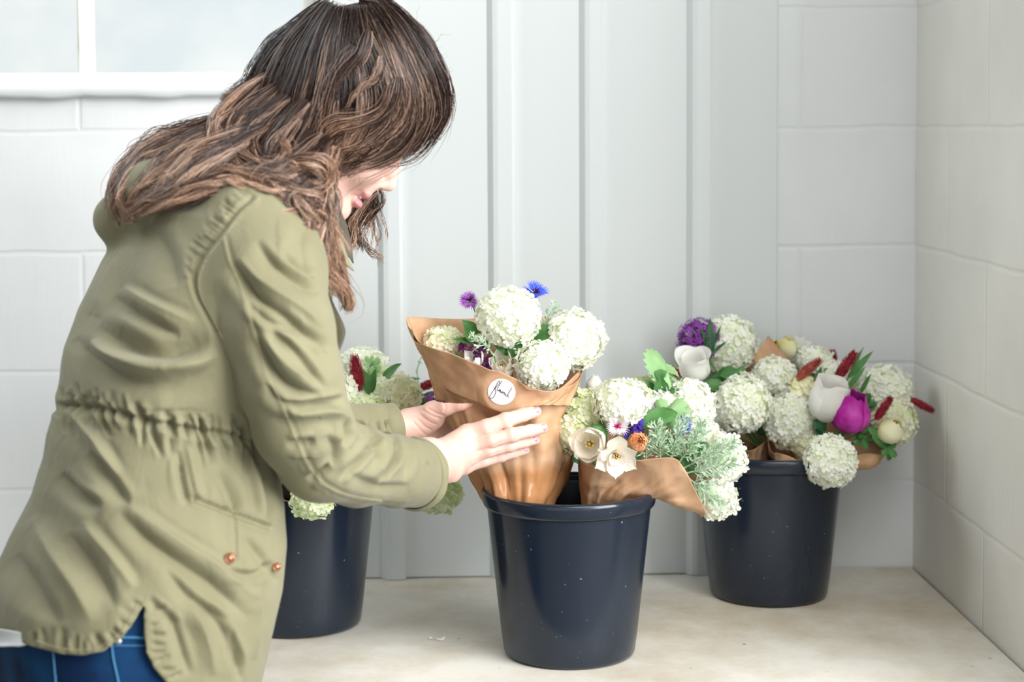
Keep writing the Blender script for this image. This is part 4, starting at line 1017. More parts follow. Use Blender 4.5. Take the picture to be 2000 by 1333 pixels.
def smooth_mesh(V, Q, it=2, lam=.5):
    for _ in range(it):
        A = np.zeros_like(V); n = np.zeros(len(V))
        for k in range(4):
            a, b = Q[:, k], Q[:, (k + 1) % 4]
            np.add.at(A, a, V[b]); np.add.at(n, a, 1); np.add.at(A, b, V[a]); np.add.at(n, b, 1)
        V = V + lam * (A / np.maximum(n, 1)[:, None] - V)
    return V

person = thing('person', np.array([P(240, 1000, 2.19)[0], 2.19, 0.0]), 'person with long wavy brown hair and olive jacket leaning over to hold the wrapped bouquet', 'person')

# ------------------------------------------------------------------ jacket
ROWS = [(330, 372, 566, .07, 2.33), (365, 318, 606, .12, 2.315), (410, 247, 640, .155, 2.295), (450, 229, 642, .178, 2.285), (520, 192, 640, .185, 2.275), (600, 152, 634, .188, 2.265), (680, 124, 626, .183, 2.25),
        (740, 117, 604, .175, 2.24), (800, 106, 562, .163, 2.23), (850, 92, 540, .158, 2.22), (900, 82, 538, .165, 2.21), (980, 55, 550, .18, 2.195), (1060, 13, 553, .192, 2.185), (1140, -20, 545, .198, 2.175),
        (1220, -36, 528, .2, 2.17), (1333, -40, 500, .202, 2.17), (1440, -40, 480, .202, 2.17)]
zR = []; cR = []; aR = []; bR = []; ROT = math.radians(30)
for y, l, r, B, Yc in ROWS:
    pl, pr = P(l, y, Yc), P(r, y, Yc); w_ = (pr[0] - pl[0]) / 2
    zR.append((pl[2] + pr[2]) / 2); cR.append([(pl[0] + pr[0]) / 2, Yc]); bR.append(B)
    aR.append(math.sqrt(max(w_ ** 2 - (B * math.sin(ROT)) ** 2, .0009)) / math.cos(ROT) * .95)
zR = np.array(zR)[::-1]; cR = np.array(cR)[::-1]; aR = np.array(aR)[::-1]; bR = np.array(bR)[::-1]
def torso(Pn, grow=0):
    z = Pn[..., 2]
    cx = np.interp(z, zR, cR[:, 0]); cy = np.interp(z, zR, cR[:, 1]); a = np.interp(z, zR, aR) + grow; b = np.interp(z, zR, bR) + grow
    x = Pn[..., 0] - cx; y = Pn[..., 1] - cy
    u = x * math.cos(ROT) + y * math.sin(ROT); v = -x * math.sin(ROT) + y * math.cos(ROT)
    e = 2.6
    k = (np.abs(u / a) ** e + np.abs(v / b) ** e) ** (1 / e)
    d = (k - 1) * np.minimum(a, b) * .85
    top = z - zR[-1]
    return smax(d, top, .03)
SLV = [(505, 462, 2.185, .078), (520, 540, 2.135, .070), (543, 640, 2.10, .0645), (566, 740, 2.09, .060), (590, 830, 2.10, .0565), (628, 890, 2.13, .0525), (700, 912, 2.205, .047), (775, 921, 2.29, .0435), (818, 925, 2.345, .0455)]
slv = [(P(x, y, Y), r) for x, y, Y, r in SLV]
FSL = [(565, 480, 2.41, .06), (570, 650, 2.45, .052), (585, 810, 2.49, .048), (660, 846, 2.54, .042), (720, 842, 2.56, .037), (776, 836, 2.575, .0335)]
fsl = [(P(x, y, Y), r) for x, y, Y, r in FSL]
def chain(Pn, ch, k=.012):
    d = None
    for (a, ra), (b, rb) in zip(ch, ch[1:]):
        c = cone(Pn, a, b, ra, rb); d = c if d is None else smin(d, c, k)
    return d
Hh = .0025
lo = [P(-60, 1333, 2.17)[0] - .02, 1.96, P(0, 1440, 2.17)[2]]; hi = [P(830, 900, 2.35)[0] + .03, 2.62, P(0, 320, 2.33)[2] + .02]
Pn, lo_ = grid3(lo, hi, Hh)
dT = torso(Pn)
dS = chain(Pn, slv); dF = chain(Pn, fsl)
# cut the sleeve open at the wrist
def cutend(Pn, d, ch, back=.004):
    a, b = ch[-2][0], ch[-1][0]; n = nrm(b - a)
    return np.maximum(d, ((Pn - (b - n * back)) @ n.astype(np.float32)))
dS = cutend(Pn, dS, slv); dF = cutend(Pn, dF, fsl)
hood = smin(cone(Pn, P(232, 428, 2.30), P(300, 372, 2.25), .028, .036), cone(Pn, P(300, 372, 2.25), P(400, 345, 2.23), .036, .034), .02)
hood = smin(hood, cone(Pn, P(232, 428, 2.30), P(360, 372, 2.42), .028, .036), .02)
D = smin(dT, hood, .022)
D = smin(D, dS, .020); D = smin(D, dF, .02)
# sharpen the arm/torso crease lower down: keep them apart under the armpit
low = Pn[..., 2] < P(430, 640, 2.1)[2]
D2 = np.minimum(smin(dT, hood, .022), np.minimum(dS, dF)); w_ = np.clip((P(430, 560, 2.1)[2] - Pn[..., 2]) / .08, 0, 1)
D = D * (1 - w_) + D2 * w_
V, Q = surfnet(D, lo_, Hh)
is_s = chain(V, slv) < torso(V) ; is_f = chain(V, fsl) < np.minimum(torso(V), .5)
V = smooth_mesh(V, Q, 2)
N = vnormals(V, Q)
if ((V - V.mean(0)) * N).sum() < 0: Q = Q[:, ::-1]; N = -N
px = PIX(V); facing = (N @ nrm([0, -1, .0]))
z = V[:, 2]
def stroke_disp(pts, sig, amp, sel, ends=.25):
    p = smoothline(pts, max(12, len(pts) * 8)); best = np.full(len(V), 1e9); bt = np.zeros(len(V))
    box = sel & (px[:, 0] > p[:, 0].min() - 4 * sig) & (px[:, 0] < p[:, 0].max() + 4 * sig) & (px[:, 1] > p[:, 1].min() - 4 * sig) & (px[:, 1] < p[:, 1].max() + 4 * sig)
    ii = np.where(box)[0]
    if not len(ii): return
    q = px[ii]; bd = np.full(len(ii), 1e9); bt = np.zeros(len(ii)); sg = np.zeros(len(ii)); n = len(p) - 1
    for k in range(n):
        a, b = p[k], p[k + 1]; ab = b - a; t = np.clip(((q - a) @ ab) / max(ab @ ab, 1e-9), 0, 1)
        d = np.hypot(*(q - a - t[:, None] * ab).T); m_ = d < bd; bd[m_] = d[m_]; bt[m_] = (k + t[m_]) / n; cr_ = (ab[0] * (q - a)[:, 1] - ab[1] * (q - a)[:, 0]); sg[m_] = np.sign(cr_[m_])
    tp = np.clip(np.minimum(bt, 1 - bt) / ends, 0, 1) ** .7 if ends > 0 else 1
    sw = sig * np.where(sg * (1 if (int(p[0, 0]) % 2) else -1) > 0, .75, 1.5)
    disp[ii] += amp * tp * (np.exp(-(bd / (sw * 1.15)) ** 1.35) - .3 * np.exp(-.5 * ((bd - 2.4 * sw) / sw) ** 2)) * np.clip(facing[ii] * 2.5 + .3, 0, 1)
disp = np.zeros(len(V))
near = facing > -.1
TS = near & ~is_s & ~is_f; SS = near & is_s; AL = near & ~is_f; FS = near & is_f
MMs = .0020
R_ = random.Random(9)
def st_(pts, sig, amp, sel, ends=.25): stroke_disp(pts, sig, amp * MMs, sel, ends)
# back folds
for pts, sig, amp in [
    ([(185, 664), (197, 682), (232, 705), (290, 718), (348, 718), (394, 708), (425, 690)], 11, 7), ([(191, 640), (261, 685), (325, 694), (410, 668)], 13, -7),
    ([(222, 580), (290, 624), (350, 655)], 9, -5), ([(240, 560), (310, 600), (380, 630)], 8, 3.5), ([(150, 660), (180, 700), (240, 740), (330, 752), (420, 735)], 12, -4),
    ([(300, 450), (330, 500), (345, 560)], 16, -3), ([(250, 480), (210, 560), (190, 620)], 14, 3),
    ([(130, 790), (160, 826), (197, 875), (232, 930)], 8, 4.5), ([(174, 882), (215, 935), (250, 985)], 9, -5.5), ([(116, 925), (151, 962), (200, 992)], 9, -5),
    ([(230, 1000), (300, 1062), (406, 1134), (487, 1209)], 10, -4.5), ([(250, 990), (330, 1045), (430, 1110), (500, 1170)], 10, 4), ([(290, 1169), (348, 1220)], 6, -3),
    ([(348, 880), (359, 943), (371, 985)], 5, -4.5), ([(365, 870), (378, 935), (392, 985)], 5, 3), ([(425, 915), (452, 966), (460, 1005)], 6, -4.5), ([(505, 885), (522, 960), (531, 1022)], 6, -5), ([(485, 890), (500, 950), (512, 1010)], 6, 3.5),
    ([(60, 1010), (100, 1080), (150, 1150), (180, 1220)], 16, 3.5), ([(30, 1080), (70, 1150), (110, 1220)], 14, -3.5), ([(130, 1040), (190, 1120), (225, 1190)], 12, -4), ([(160, 1020), (220, 1090), (262, 1150)], 10, 4),
    ([(400, 1180), (440, 1240), (470, 1310)], 9, -4), ([(370, 1170), (400, 1240), (420, 1320)], 9, 3), ([(330, 1190), (350, 1250), (372, 1320)], 7, -3), ([(500, 1120), (505, 1200), (495, 1290)], 8, 3), ([(480, 1050), (520, 1100), (540, 1140)], 7, -3),
    ([(450, 1230), (465, 1280), (468, 1330)], 5, -3.5), ([(320, 1110), (380, 1175), (450, 1215)], 8, -3.5)]:
    st_(pts, sig, amp, TS)
# gathered waist
wc_ = smoothline([(112, 790), (160, 792), (203, 797), (278, 818), (377, 840), (464, 852), (526, 884)], 60)
st_([tuple(q) for q in wc_[::6]], 5, -3.5, TS, .02)
for k in range(34):
    i = int(1 + 57 * k / 34 + R_.uniform(-.8, .8)); c = wc_[max(0, min(59, i))]; up_ = R_.uniform(18, 48); dn_ = R_.uniform(20, 80); sl_ = R_.uniform(.05, .4)
    bend_ = R_.uniform(-9, 9)
    st_([(c[0] - sl_ * up_, c[1] - up_), (c[0] + bend_, c[1]), (c[0] + sl_ * dn_ + bend_, c[1] + dn_)], R_.uniform(3.4, 5.2), R_.uniform(-5.5, -3), TS, .35)
# puckered hem
for k in range(16):
    t_ = min(1, max(0, k / 15 + R_.uniform(-.03, .03))); hx = 62 + 215 * t_; hy = np.interp(hx, [0, 60, 120, 160, 200, 240, 265, 280], [1238, 1262, 1277, 1281, 1274, 1245, 1210, 1180])
    ang = math.radians(95 - 120 * max(0, t_ - .35)); L_n = R_.uniform(25, 50)
    st_([(hx, hy - 3), (hx - L_n * math.cos(ang) * .8 + R_.uniform(-6, 6), hy - L_n * max(.35, math.sin(ang)))], R_.uniform(3.5, 6), R_.uniform(-2.4, -.7), TS, .3)
for k in range(9):
    hy = 1190 + k * 17; st_([(296 + max(0, hy - 1280) * .7, hy), (325 + max(0, hy - 1280) * .7, hy + R_.uniform(-12, 4))], 3.2, -2, TS, .3)
# armhole seam, puckers, sleeve seam
arm_seam = [(505, 384), (471, 413), (438, 456), (404, 499), (387, 542), (390, 576), (409, 614), (433, 660)]
st_(arm_seam, 3.0, 1.0, AL, .03); st_([(x - 8, y - 3) for x, y in arm_seam], 4.5, -2, AL, .03)
asm = smoothline(arm_seam, 40)
for k in range(22):
    c = asm[int(1 + 25 * k / 22)]; L_n = R_.uniform(16, 34)
    st_([(c[0] - 4, c[1] - 4), (c[0] - 4 - L_n * .9, c[1] - 4 - L_n * .62)], R_.uniform(3, 4.5), R_.uniform(-2.4, -.9), AL, .3)
slseam = [(435, 463), (447, 514), (471, 571), (493, 648), (519, 734), (548, 792), (577, 864), (610, 926), (649, 958), (700, 972), (745, 980)]
st_(slseam, 2.4, .7, AL, .02); st_([(x + 9, y - 3) for x, y in slseam], 4, -.6, AL, .05)
for pts, sig, amp in [
    ([(452, 514), (500, 575), (562, 619), (622, 674)], 8, -6.5), ([(465, 500), (520, 560), (590, 605), (630, 640)], 7, 4), ([(481, 592), (524, 629), (590, 652)], 7, -5), ([(500, 470), (540, 520), (590, 552), (626, 571)], 7, -4.5),
    ([(553, 499), (590, 525), (615, 542)], 5, -4), ([(500, 660), (538, 725), (572, 756), (628, 775)], 8, -5.5), ([(510, 640), (560, 712), (610, 748)], 7, 4), ([(524, 636), (586, 696), (636, 760)], 6, -4),
    ([(520, 748), (548, 784), (596, 792), (650, 783), (672, 776)], 6, -6), ([(530, 770), (580, 803), (640, 800), (690, 822)], 7, 4.5), ([(676, 818), (681, 848), (672, 872)], 4.5, -5), ([(690, 820), (718, 842), (727, 866), (706, 897), (664, 938)], 4.5, -8),
    ([(748, 846), (768, 862), (775, 884), (765, 910), (742, 944)], 4.5, -9), ([(733, 852), (745, 880), (738, 905), (720, 935)], 7, 4), ([(732, 857), (734, 895)], 3.2, -4), ([(815, 868), (832, 888), (834, 910)], 4, -5), ([(560, 868), (590, 866), (616, 860)], 7, -4.5),
    ([(600, 936), (620, 925), (645, 908)], 5, -5), ([(640, 850), (655, 880), (648, 912)], 8, -3.5), ([(585, 640), (620, 668), (640, 690)], 6, -3.5), ([(600, 430), (590, 480), (600, 530)], 12, -2.5), ([(790, 868), (800, 900), (790, 940)], 6, -3.5), ([(680, 925), (740, 950), (800, 950)], 7, -3)]:
    st_(pts, sig, amp, SS)
for k in range(5):
    st_([(700 + k * 17, 818), (704 + k * 17, 846)], 4, -2.2, FS, .3)
# pocket
st_([(378, 972), (430, 992), (480, 1010), (532, 1030)], 3, -3, TS, .02); st_([(378, 965), (430, 985), (480, 1003), (532, 1022)], 3, 1.6, TS, .05)
st_([(458, 1000), (462, 1050), (462, 1095)], 2.5, -1.4, TS, .05); st_([(440, 1112), (490, 1122), (535, 1100)], 5, -3, TS, .2)
disp += .0017 * fnoise(V * np.array([1, 1, .7]), 77, 14, 18, 90) * (1 + .6 * is_f) + .0011 * (1 - 2 * np.abs(fnoise(V + .02 * fnoise(V, 5, 5, 8, 20)[:, None], 79, 10, 30, 110)))
far_w = np.clip(-facing, 0, 1); disp += far_w * .004 * fnoise(V, 78, 10, 20, 60)
V = V + N * disp[:, None]
# hem outline and side slit, cut in the plane of the hem curve
px = PIX(V)
hemp = np.array([(-500, 1190), (-60, 1220), (0, 1238), (60, 1263), (120, 1278), (160, 1281), (200, 1273), (240, 1245), (265, 1210), (280, 1180), (287, 1158), (282, 1200), (282, 1240), (289, 1278), (303, 1308), (327, 1336), (370, 1370), (440, 1392), (600, 1398), (900, 1398), (900, 3000), (-500, 3000)], float)
def poly_sd(q, poly):
    ins = np.zeros(len(q), bool); bd = np.full(len(q), 1e9); near_ = np.zeros_like(q)
    for i in range(len(poly)):
        a, b = poly[i], poly[(i + 1) % len(poly)]; ab = b - a
        t = np.clip(((q - a) @ ab) / (ab @ ab), 0, 1); c = a + t[:, None] * ab; d = np.hypot(*(q - c).T)
        m_ = d < bd; bd[m_] = d[m_]; near_[m_] = c[m_]
        cr = ((a[1] > q[:, 1]) != (b[1] > q[:, 1])) & (q[:, 0] < (b[0] - a[0]) * (q[:, 1] - a[1]) / (b[1] - a[1] + 1e-12) + a[0]); ins ^= cr
    return np.where(ins, -bd, bd), near_
sd, nearp = poly_sd(px, hemp)
rem = (sd < -2.5) & ~is_s & ~is_f
# open the front of the far half a little and the sleeves' ends
def end_open(ch, sel):
    a, b = ch[-2][0], ch[-1][0]; n = nrm(b - a); return sel & (((V - (b - n * .0085)) @ n) > 0)
rem |= end_open(slv, np.linalg.norm(V - slv[-1][0], axis=1) < .08) | end_open(fsl, np.linalg.norm(V - fsl[-1][0], axis=1) < .07)
rem |= z < lo[2] + 2 * Hh
keepq = ~rem[Q].any(1); bq = Q[~keepq]
bound = np.zeros(len(V), bool); bound[bq.ravel()] = True; bound &= ~rem
Qk = Q[keepq]
mv = bound & (np.abs(sd) < 9) & ~is_s & ~is_f
dpx = (nearp - px)[mv]; sc = V[mv, 1] / F
V[mv] += np.stack([dpx[:, 0] * sc, np.zeros(mv.sum()), -dpx[:, 1] * sc], 1)
used = np.zeros(len(V), bool); used[Qk.ravel()] = True; remap = np.cumsum(used) - 1
Vj, Qj = V[used], remap[Qk]

def add_crumple(m, scale, dist, stretch=(1, 1, 1), strength=.6):
    nt = m.node_tree; N = nt.nodes; L = nt.links; b = N['Principled BSDF']; tc = N.new('ShaderNodeTexCoord'); mp = N.new('ShaderNodeMapping'); mp.inputs['Scale'].default_value = stretch
    n = N.new('ShaderNodeTexNoise'); n.inputs['Scale'].default_value = scale; n.inputs['Detail'].default_value = 3; n.inputs['Distortion'].default_value = .6
    L.new(tc.outputs['Object'], mp.inputs[0]); L.new(mp.outputs[0], n.inputs['Vector'])
    bp = N.new('ShaderNodeBump'); bp.inputs['Strength'].default_value = strength; bp.inputs['Distance'].default_value = dist; L.new(n.outputs['Fac'], bp.inputs['Height'])
    if b.inputs['Normal'].links: L.new(b.inputs['Normal'].links[0].from_socket, bp.inputs['Normal'])
    L.new(bp.outputs['Normal'], b.inputs['Normal'])
def cloth_mat(name, c1, c2, rough=.8, bscale=900, seamy=False):
    m = mat(name, c1, rough=rough, spec=.25, col2=c2, nscale=7, bump=.35, bscale=bscale, bdist=.0006, mixw=(.35, .7), sheen=.15)
    return m
M['jacket'] = cloth_mat('olive_cotton', lin(136, 132, 104), lin(124, 120, 92), .75)
M['jacket_in_shade'] = cloth_mat('olive_inside_shade', lin(66, 60, 38), lin(56, 50, 32))  # shade on the inside of the garment is put into this darker olive
add_crumple(M['jacket'], 22, .006, (1, 1, .55))
M['thread'] = mat('seam_thread', lin(176, 172, 136), rough=.8)
jk = np_mesh('jacket', Vj, Qj, [M['jacket'], M['jacket_in_shade']], person)
s_ = jk.modifiers.new('s', 'SOLIDIFY'); s_.thickness = .0018; s_.offset = -1; s_.material_offset = 1
jk['label'] = 'olive green cotton jacket with gathered waist'

# visible surface lookups (distance of the jacket surface behind a pixel)
pj = PIX(Vj); GX = np.full((350, 520), 9.0)
gx = np.clip(((pj[:, 0] + 60) / 4).astype(int), 0, 519); gy = np.clip((pj[:, 1] / 4).astype(int), 0, 349)
np.minimum.at(GX, (gy, gx), Vj[:, 1])
def jY(x, y, default=2.3):
    i, j = int(np.clip(y / 4, 1, 348)), int(np.clip((x + 60) / 4, 1, 518))
    v = GX[i - 1:i + 2, j - 1:j + 2].min(); return v if v < 5 else default

# stitching along the seams, buttons
def stitch(pts, name, par, r=.0007, step=5.5, mt=None, lift=.0007):
    p = smoothline(pts, 200); seg = np.concatenate([[0], np.cumsum(np.hypot(*np.diff(p, axis=0).T))]); n = int(seg[-1] / step); mb = MB()
    for k in range(n):
        a = [np.interp(seg[-1] * (k + f) / n, seg, p[:, i]) for f in (0.1, .7) for i in (0, 1)]
        A = P(a[0], a[1], jY(a[0], a[1]) - lift); B = P(a[2], a[3], jY(a[2], a[3]) - lift)
        mb.tube([A, (A + B) / 2 + np.array([0, -.0003, 0]), B], r * .6, 4)
    return mb.build(name, mt or M['thread'], par)
stitch([(x + 4, y) for x, y in slseam], 'seam_stitching', jk)
stitch([(x + 3, y + 3) for x, y in arm_seam], 'seam_stitching', jk)
stitch([(383, 978), (430, 998), (480, 1016), (530, 1035)], 'seam_stitching', jk)
stitch([(70, 1252), (120, 1267), (160, 1270), (198, 1262), (234, 1236), (257, 1204), (272, 1176)], 'seam_stitching', jk)
M['copper'] = mat('copper_snap', lin(214, 150, 120), rough=.25, metal=.9)
def snap(x, y, r=.0062):
    Yq = jY(x, y) - .0012; c = P(x, y, Yq); mb = MB(); Fz = frame_z((-.1, -1, .05))
    prof = [(0.0003, .0030), (r * .35, .0030), (r * .45, .0018), (r * .62, .0018), (r * .8, .0032), (r * .95, .0026), (r, .0006), (r, -.002)]
    a = np.linspace(0, 2 * np.pi, 28, endpoint=False)
    G = np.array([[c + Fz @ np.array([q * math.cos(t), q * math.sin(t), h]) for t in a] for q, h in prof]); mb.grid(G, closev=True)
    o = mb.build('snap_button', M['copper'], jk); return o
snap(449, 1091); snap(541, 1108, .005)

# rolled cuffs
def cuff(ch, name, r0, r1, L, label, tilt):
    a, b = ch[-2][0], ch[-1][0]; n = nrm(b - a); n = nrm(n + np.array(tilt)); Fz = frame_z(n); mb = MB(); G = []
    prof = [(-L, r0 - .0005), (-L * .97, r0 + .0024), (-L * .5, r0 + .003), (-.002, r1 + .002), (.0008, r1 + .0006), (0, r1 - .0022), (-L * .6, r0 - .003)]
    rs = random.Random(4); ph = [rs.uniform(0, 6) for _ in range(3)]
    for q, r in prof:
        G.append([b + Fz @ np.array([(r + .0012 * math.sin(3 * t + ph[0]) + .0007 * math.sin(7 * t + ph[1] + q * 90)) * math.cos(t), (r * .98 + .001 * math.sin(4 * t + ph[2])) * math.sin(t), q + .0015 * math.sin(2 * t + ph[1])]) for t in np.linspace(0, 2 * np.pi, 80, endpoint=False)])
    mb.grid(np.array(G), closev=True); o = mb.build(name, M['jacket'], jk); o['label'] = label; return o
cuff(slv, 'sleeve_cuff', .0462, .0465, .016, 'turned cuff of the near sleeve', (.12, 0, .12))
cuff(fsl, 'sleeve_cuff', .0342, .0336, .03, 'buttoned cuff of the far sleeve', (0, 0, 0))
# collar and open front edge
def sheet(ctrl, name, m, nu=20, nv=14, th=.0016, wav=.0015, seed=1, par=None):
    """ctrl: grid of (px,py,Y)"""
    A = np.array([smoothline([P(*q) for q in row], nv) for row in ctrl]); G = np.array([smoothline(A[:, j], nu) for j in range(nv)]).transpose(1, 0, 2)
    G[..., 1] += wav * fnoise(G, seed, 8, 30, 110)
    mb = MB(); mb.grid(G); o = mb.build(name, m, par or jk); s = o.modifiers.new('s', 'SOLIDIFY'); s.thickness = th; s.offset = 0; return o
o = sheet([[(590, 392, 2.27), (628, 400, 2.235), (655, 412, 2.25)], [(600, 430, 2.26), (640, 440, 2.235), (664, 452, 2.25)], [(618, 470, 2.26), (650, 480, 2.24), (678, 500, 2.26)], [(660, 512, 2.27), (680, 522, 2.26), (691, 530, 2.27)]], 'collar', M['jacket'], seed=3)
o = sheet([[(655, 410, 2.27), (662, 408, 2.32), (668, 412, 2.38)], [(664, 452, 2.27), (676, 455, 2.32), (684, 470, 2.38)], [(678, 500, 2.28), (684, 505, 2.33), (690, 515, 2.37)]], 'collar_stand', M['jacket_in_shade'], seed=4)
o = sheet([[(618, 530, 2.20), (626, 535, 2.20), (632, 542, 2.215), (634, 545, 2.24)], [(618, 585, 2.195), (632, 585, 2.195), (646, 588, 2.21), (650, 592, 2.25)], [(622, 640, 2.19), (642, 645, 2.185), (664, 632, 2.20), (671, 636, 2.24)], [(628, 672, 2.19), (645, 675, 2.185), (666, 665, 2.20), (672, 660, 2.24)], [(634, 705, 2.185), (642, 708, 2.19), (650, 705, 2.20), (656, 700, 2.235)], [(638, 722, 2.185), (641, 723, 2.19), (644, 720, 2.20), (646, 718, 2.22)]], 'front_placket', M['jacket_in_shade'], 30, 20, seed=5)
o['label'] = 'open front edge of the jacket with shade painted on its inside'
o = sheet([[(655, 540, 2.24), (650, 570, 2.23), (648, 600, 2.22)], [(642, 560, 2.235), (640, 590, 2.22), (640, 625, 2.21)]], 'front_edge', M['jacket'], seed=6)

# ------------------------------------------------------------------ shirt and jeans
M['denim'] = mat('blue_denim', lin(8, 38, 74), rough=.85, spec=.2, col2=lin(18, 66, 108), nscale=14, bump=.3, bscale=700, bdist=.0005, mixw=(.4, .65))
M['denim_thread'] = mat('denim_seam', lin(74, 134, 176), rough=.8)
M['shirt'] = mat('white_shirt', lin(220, 224, 224), rough=.8, bump=.2, bscale=200)
hipL, hipR = P(230, 1330, 2.11), P(240, 1330, 2.27)
hc = P(235, 1300, 2.18)
Hj = .006
Pn, lo_ = grid3((hc[0] - .26, 1.94, .02), (hc[0] + .26, 2.40, P(0, 1090, 2.18)[2]), Hj)
zc = P(0, 1260, 2.18)[2]
wst = np.maximum(torso(Pn, -.013), (zc - .2) - Pn[..., 2])
legs = None
for yy, dx in ((2.095, .0), (2.255, .02)):
    l_ = smin(cone(Pn, (hc[0] + .0, yy, zc - .10), (hc[0] + dx + .03, yy, .46), .098, .062), cone(Pn, (hc[0] + dx + .03, yy, .46), (hc[0] + dx - .02, yy, .10), .060, .045), .02)
    legs = l_ if legs is None else smin(legs, l_, .01)
dj = smin(wst, legs, .03); dj = np.maximum(dj, Pn[..., 2] - (zc + .10)); dj = np.maximum(dj, .085 - Pn[..., 2])
Vd, Qd = surfnet(dj, lo_, Hj); Vd = smooth_mesh(Vd, Qd, 2); Nd = vnormals(Vd, Qd)
if ((Vd - Vd.mean(0)) * Nd).sum() < 0: Qd = Qd[:, ::-1]; Nd = -Nd
Vd = Vd + Nd * (.0018 * fnoise(Vd, 12, 10, 20, 80))[:, None]
jeans = np_mesh('jeans', Vd, Qd, M['denim'], person); jeans['label'] = 'dark blue denim jeans'
pd = PIX(Vd)
def dY(x, y):
    m_ = np.hypot(pd[:, 0] - x, pd[:, 1] - y) < 9; return Vd[m_, 1].min() if m_.any() else 2.03
def strip(pts, name, wpx, m, par, lift=.0012):
    p = smoothline(pts, 30); mb = MB(); L = np.array([P(x, y, dY(x, y) - lift) for x, y in p]); L[:, 1] = np.convolve(np.pad(L[:, 1], 4, 'edge'), np.ones(9) / 9, 'valid')
    mb.tube(L, wpx * .5 * 2.05 / F, 6); return mb.build(name, m, par)
strip([(103, 1270), (106, 1300), (110, 1345)], 'side_seam', 3, M['denim_thread'], jeans)
strip([(217, 1250), (222, 1290), (234, 1345)], 'side_seam', 3.5, M['denim_thread'], jeans)
strip([(222, 1247), (250, 1246), (284, 1247)], 'pocket_edge', 4, M['denim_thread'], jeans)
strip([(222, 1262), (250, 1262), (284, 1262)], 'pocket_edge', 2, M['denim_thread'], jeans)
c_ = P(232, 1254, dY(232, 1254) - .001); mb = MB(); ico_noise(c_, .0032, RNG, 0, mb, (1, .5, 1)); mb.build('rivet', mat('steel_rivet', lin(220, 220, 220), rough=.3, metal=.8), jeans)
o = sheet([[(-45, 1215, 2.17), (-10, 1228, 2.08), (40, 1236, 2.04), (80, 1250, 2.02)], [(-45, 1240, 2.17), (-10, 1248, 2.09), (20, 1256, 2.05), (45, 1262, 2.03)], [(-45, 1268, 2.17), (-20, 1266, 2.10), (0, 1264, 2.06), (38, 1263, 2.035)]], 'shirt', M['shirt'], par=person, seed=8); o['label'] = 'white shirt tail showing under the jacket'
M['shoe'] = mat('brown_leather', lin(96, 66, 48), rough=.45)
for yy, dx in ((2.095, .0), (2.255, .02)):
    x0 = hc[0] + dx - .02; Pn, lo_ = grid3((x0 - .07, yy - .06, -.002), (x0 + .21, yy + .06, .13), .004)
    d = smin(ell(Pn, (x0 + .02, yy, .045), (.07, .04, .05)), ell(Pn, (x0 + .11, yy, .032), (.085, .043, .036)), .03); d = smin(d, cone(Pn, (x0, yy, .05), (x0, yy, .12), .045, .047), .02); d = np.maximum(d, .001 - Pn[..., 2])
    Vs, Qs = surfnet(d, lo_, .004); Ns = vnormals(Vs, Qs)
    if ((Vs - Vs.mean(0)) * Ns).sum() < 0: Qs = Qs[:, ::-1]
    np_mesh('shoe', Vs, Qs, M['shoe'], person)

# ------------------------------------------------------------------ body: head, neck, torso, arms, hands in one skin
HO = P(718, 171, 2.37); HF = nrm([.735, .07, -.675]); HL = nrm(np.cross([0, 0, 1], HF)) ; HL = -HL if HL[1] > 0 else HL
HU = np.cross(HF, HL); HU = HU if HU[2] > 0 else -HU
HM = np.stack([HF, HU, HL], 1)          # columns: forward, up, towards the camera
def hw(f, u, l=0): return HO + HM @ np.array([f, u, l])
KH = .00067
def head_sdf(Pn):
    q = (Pn - HO.astype(np.float32)) @ HM.astype(np.float32); a = np.abs(q[..., 2]); qs = np.stack([q[..., 0], q[..., 1], a], -1)
    d = ell(q, (-.008, .004, 0), (.094, .088, .075))
    d = smin(d, ell(q, (.030, -.060, 0), (.062, .088, .062)), .02)
    d = smin(d, cone(qs, (-.005, -.085, .048), (.066, -.146, .014), .018, .016), .025)
    d = smin(d, S(qs, (.058, -.079, .031), .029), .02)
    d = smin(d, S(q, (.076, -.145, 0), .0185), .016)
    d = smin(d, cone(qs, (.078, -.030, .010), (.066, -.034, .046), .011, .010), .012)
    d = smax(d, -S(qs, (.100, -.050, .033), .0165), .012)
    d = smin(d, ell(qs, (.073, -.050, .031), (.013, .0115, .0155)), .004)
    d = smin(d, cone(q, (.087, -.040, 0), (.1065, -.076, 0), .0075, .0092), .010)
    d = smin(d, cone(qs, (.100, -.082, .003), (.092, -.086, .0125), .0065, .0062), .006)
    d = smin(d, ell(q, (.085, -.101, 0), (.013, .016, .024)), .012)
    d = smin(d, ell(qs, (.0885, -.1065, .004), (.0095, .0062, .020)), .004)
    d = smin(d, ell(q, (.0885, -.1225, 0), (.0105, .0070, .0185)), .004)
    d = smax(d, -ell(qs, (.1, -.1142, .006), (.016, .0016, .021)), .003)
    d = smax(d, -ell(qs, (.087, -.1125, .027), (.006, .004, .004)), .006)
    d = smax(d, -ell(qs, (.098, -.0885, .0075), (.003, .0035, .003)), .003)
    e = ell(qs, (-.012, -.052, .068), (.017, .030, .007)); e = smax(e, -ell(qs, (-.008, -.050, .077), (.010, .019, .006)), .004)
    return smin(d, e, .005), q
n0, n1 = hw(-.03, -.07), P(520, 430, 2.31)
lo = np.minimum(hw(0, 0) - .19, P(640, 470, 2.3)); lo = np.array([P(545, 400, 2.37)[0], 2.26, P(0, 470, 2.37)[2]]); hi = np.array([P(890, 0, 2.37)[0], 2.48, P(0, -5, 2.37)[2]])
Pn, lo_ = grid3(lo, hi, .0015)
